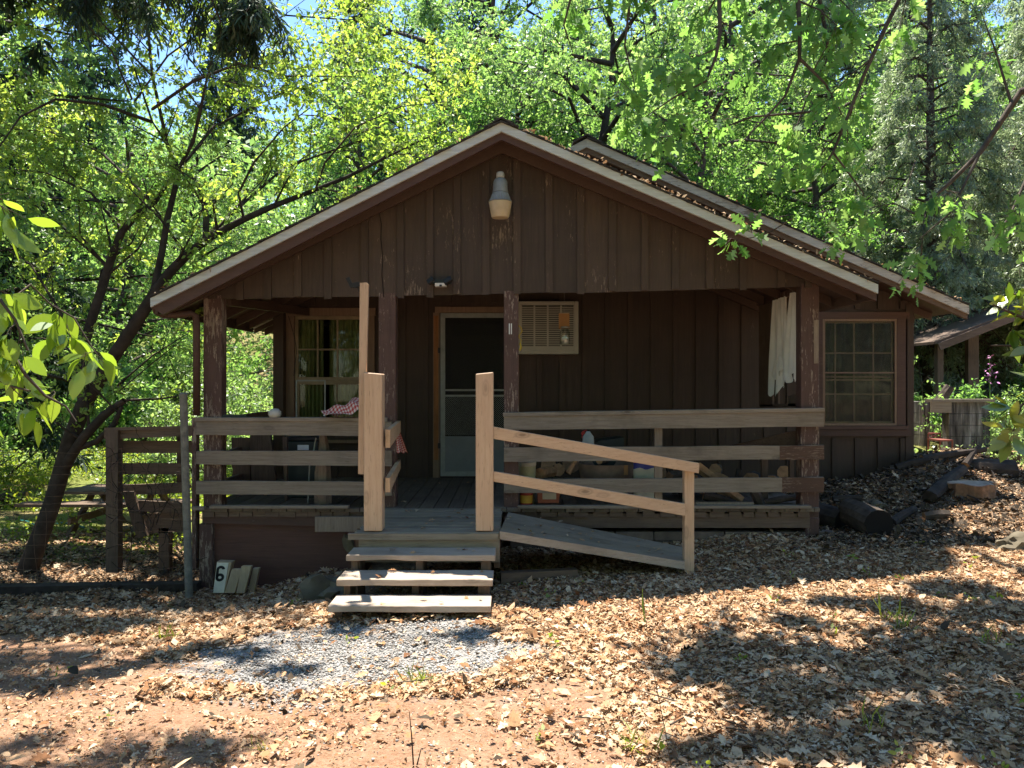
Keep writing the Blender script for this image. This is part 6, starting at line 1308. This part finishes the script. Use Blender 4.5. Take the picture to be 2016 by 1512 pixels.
fc = np.array([(0,3,2,1),(4,5,6,7),(0,1,5,4),(1,2,6,5),(2,3,7,6),(3,0,4,7)]); Lg = (fc[None]+(np.arange(n)*8)[:, None, None]).reshape(-1)
tag(link('gravel', np_mesh('gravel', Vg, Lg, np.full(n*6, 4)), M['gravel']), 'patch of loose blue-grey gravel in front of the steps', 'gravel', kind='stuff')
# twigs
n = 900; y = np.sqrt(rng.uniform(2.7**2, 9**2, n)); x = rng.uniform(-.72, .72, n)*y; k_ = ((x < -3.1) | (x > 3.1) | (y < 7.2)) & (dens(x, y) > .2) | (rng.random(n) < .12); k_ &= (y < 7.2); x, y = x[k_], y[k_]; n = len(x); z = gh(x, y)+.03; a = rng.uniform(0, 6.283, n); ln = rng.uniform(.05, .28, n)
A = np.stack([x, y, z], 1); B = A+np.stack([np.cos(a)*ln, np.sin(a)*ln, rng.uniform(-.01, .03, n)], 1); r = rng.uniform(.0015, .005, n); v, l, t = prisms_np(A, B, r, r*.5, 5)
tag(link('twigs', np_mesh('twigs', v, l, t), M['bark']), 'fallen twigs lying among the dry leaves', 'twigs', kind='stuff')
# seedlings: tiny scattered sprouts
n = 70; y = np.sqrt(rng.uniform(9, 49, n)); x = rng.uniform(-.65, .7, n)*y; k_ = (rng.random(n) < .3+.7*(x > 0)) & (y < 7); x, y = x[k_], y[k_]; n = len(x); i_ = np.repeat(np.arange(n), 7); C = np.stack([x[i_]+rng.normal(0, .02, len(i_)), y[i_]+rng.normal(0, .02, len(i_)), gh(x[i_], y[i_])+.02+rng.random(len(i_))*.04], 1); v, l, t = leaves_np(OVATE, C, nrm(rng.normal(size=C.shape)+[0,0,.6]), nrm(rng.normal(size=C.shape)+[0,0,1]), rng.uniform(.01, .045, len(C)), .4, .2)
tag(link('seedlings', np_mesh('seedlings', v, l, t), M['lf_weed']), 'tiny green seedlings sprouting between the dry leaves', 'seedlings', kind='stuff')
# grass tufts
for i, (px, py, h, nb, lb) in enumerate(((825, 1345, .09, 50, 'pale dry grass tuft at the gravel edge'), (1775, 1240, .13, 22, 'green grass tuft among the leaves at right'), (1745, 1225, .2, 9, 'thin grass blades just behind the green tuft'), (520, 1480, .06, 20, 'tiny green seedling in the red dirt'), (1720, 1440, .14, 8, 'sparse grass stems at the lower right'), (1950, 1270, .15, 14, 'grass tuft at the right edge in shade'), (330, 1260, .1, 30, 'small grass tuft among leaves left of the gravel'), (1260, 1475, .10, 26, 'small leafy weed near the tall stalk base'), (590, 1175, .06, 16, 'small green sprout left of the steps'))):
    g_ = G(px, py); C = np.array(g_)+rng.normal(0, .03, (nb, 3))*[1.3,1,0]; d = nrm(rng.normal(size=(nb, 3))*.45+[0,0,1]); v, l, t = leaves_np(SLIM*np.array([1, .45]), C, d, nrm(rng.normal(size=(nb, 3))*[1,1,.1]), h*rng.uniform(.5, 1.3, nb), .6, .1)
    tag(link('grass_tuft', np_mesh('grass_tuft', v, l, t), M['lf_weed'], None, origin=tuple(g_)), lb, 'grass', 'grass tufts in the yard')
b0 = Vector((.64, 2.95, g1(.64, 2.95))); t_ = thing('weed_stalk', 'single tall thin dry stalk rising in front at the right of centre', 'stalk', tuple(b0)); tp = P(1265, 1165, 3.0); mb = MB(); mb.tube([b0, b0.lerp(tp, .35)+V3(.0, 0, 0), b0.lerp(tp, .7)+V3(-.01, 0, 0), tp], [.0022, .0018, .0014, .0012], 5); mb.build('stem', M['bark'], t_)
mb = MB(); mb.tube([tp-V3(0,0,.12)+V3(.01,0,0), tp-V3(0,0,.05), tp+V3(0,0,.01)], [.002, .0045, .001], 6, wob=.2); mb.build('seed_head', M['lf_weed'], t_)
b0 = G(815, 1512); mb = MB(); mb.tube([b0-V3(0,0,.02), b0+V3(-.01,.0,.14), b0+V3(-.02,0,.24)], [.004,.003,.0015], 5); mb.tube([b0+V3(.01,0,0), b0+V3(.03,0,.08)], [.004,.002], 5); tag(mb.build('dead_twig', M['barkd'], None, origin=tuple(b0)), 'dark dead twig standing at the bottom of the dirt', 'twig')

# stray leaves on steps, landing, ramp and deck
C, Nn_ = [], []
for (D_, z_) in tz:
    for k in range(5): C.append((rng.uniform(X(700, D_), X(950, D_)), D_+rng.uniform(.04, .26), z_+.008))
for k in range(26): C.append((rng.uniform(X(705, YN), X(975, YN)), rng.uniform(6.3, 7.4), Z(1048, YN)+.008))
for k in range(60): C.append((rng.uniform(-2.9, 2.9), rng.uniform(7.7, 9.7), DK+.008))
for k in range(40): u, v = rng.random(2); C.append(tuple(c4[0].lerp(c4[1], u).lerp(c4[3].lerp(c4[2], u), v)+Vector((0, 0, .01))))
C = np.array(C); n = len(C); a = rng.uniform(0, 6.283, n); v, l, t = leaves_np(OAK, C, np.stack([np.cos(a), np.sin(a), rng.uniform(-.05, .3, n)], 1), nrm(rng.normal(size=(n, 3))*.3+[0,0,1]), rng.uniform(.03, .07, n), .3, .3)
tag(link('stray_leaves', np_mesh('stray_leaves', v, l, t), M['litter']), 'a few dry leaves blown onto the steps, ramp and porch floor', 'leaves', kind='stuff')
# thin woodland air
HZ = False
if HZ:
    hb = MB(); hb.box((-225, -45, -1.8), (225, 265, 48)); hz = hb.build('haze', None)
    hm = bpy.data.materials.new('haze'); hm.use_nodes = True; nt_ = hm.node_tree; nt_.nodes.clear(); o_ = nt_.nodes.new('ShaderNodeOutputMaterial'); pv = nt_.nodes.new('ShaderNodeVolumePrincipled')
    pv.inputs['Density'].default_value = .0008; pv.inputs['Color'].default_value = (.90, .95, .95, 1); pv.inputs['Anisotropy'].default_value = .3
    nt_.links.new(pv.outputs[0], o_.inputs['Volume']); hz.data.materials.append(hm); tag(hz, kind='stuff')
    tag(hz, 'pale thin woodland haze filling the clearing', 'haze')
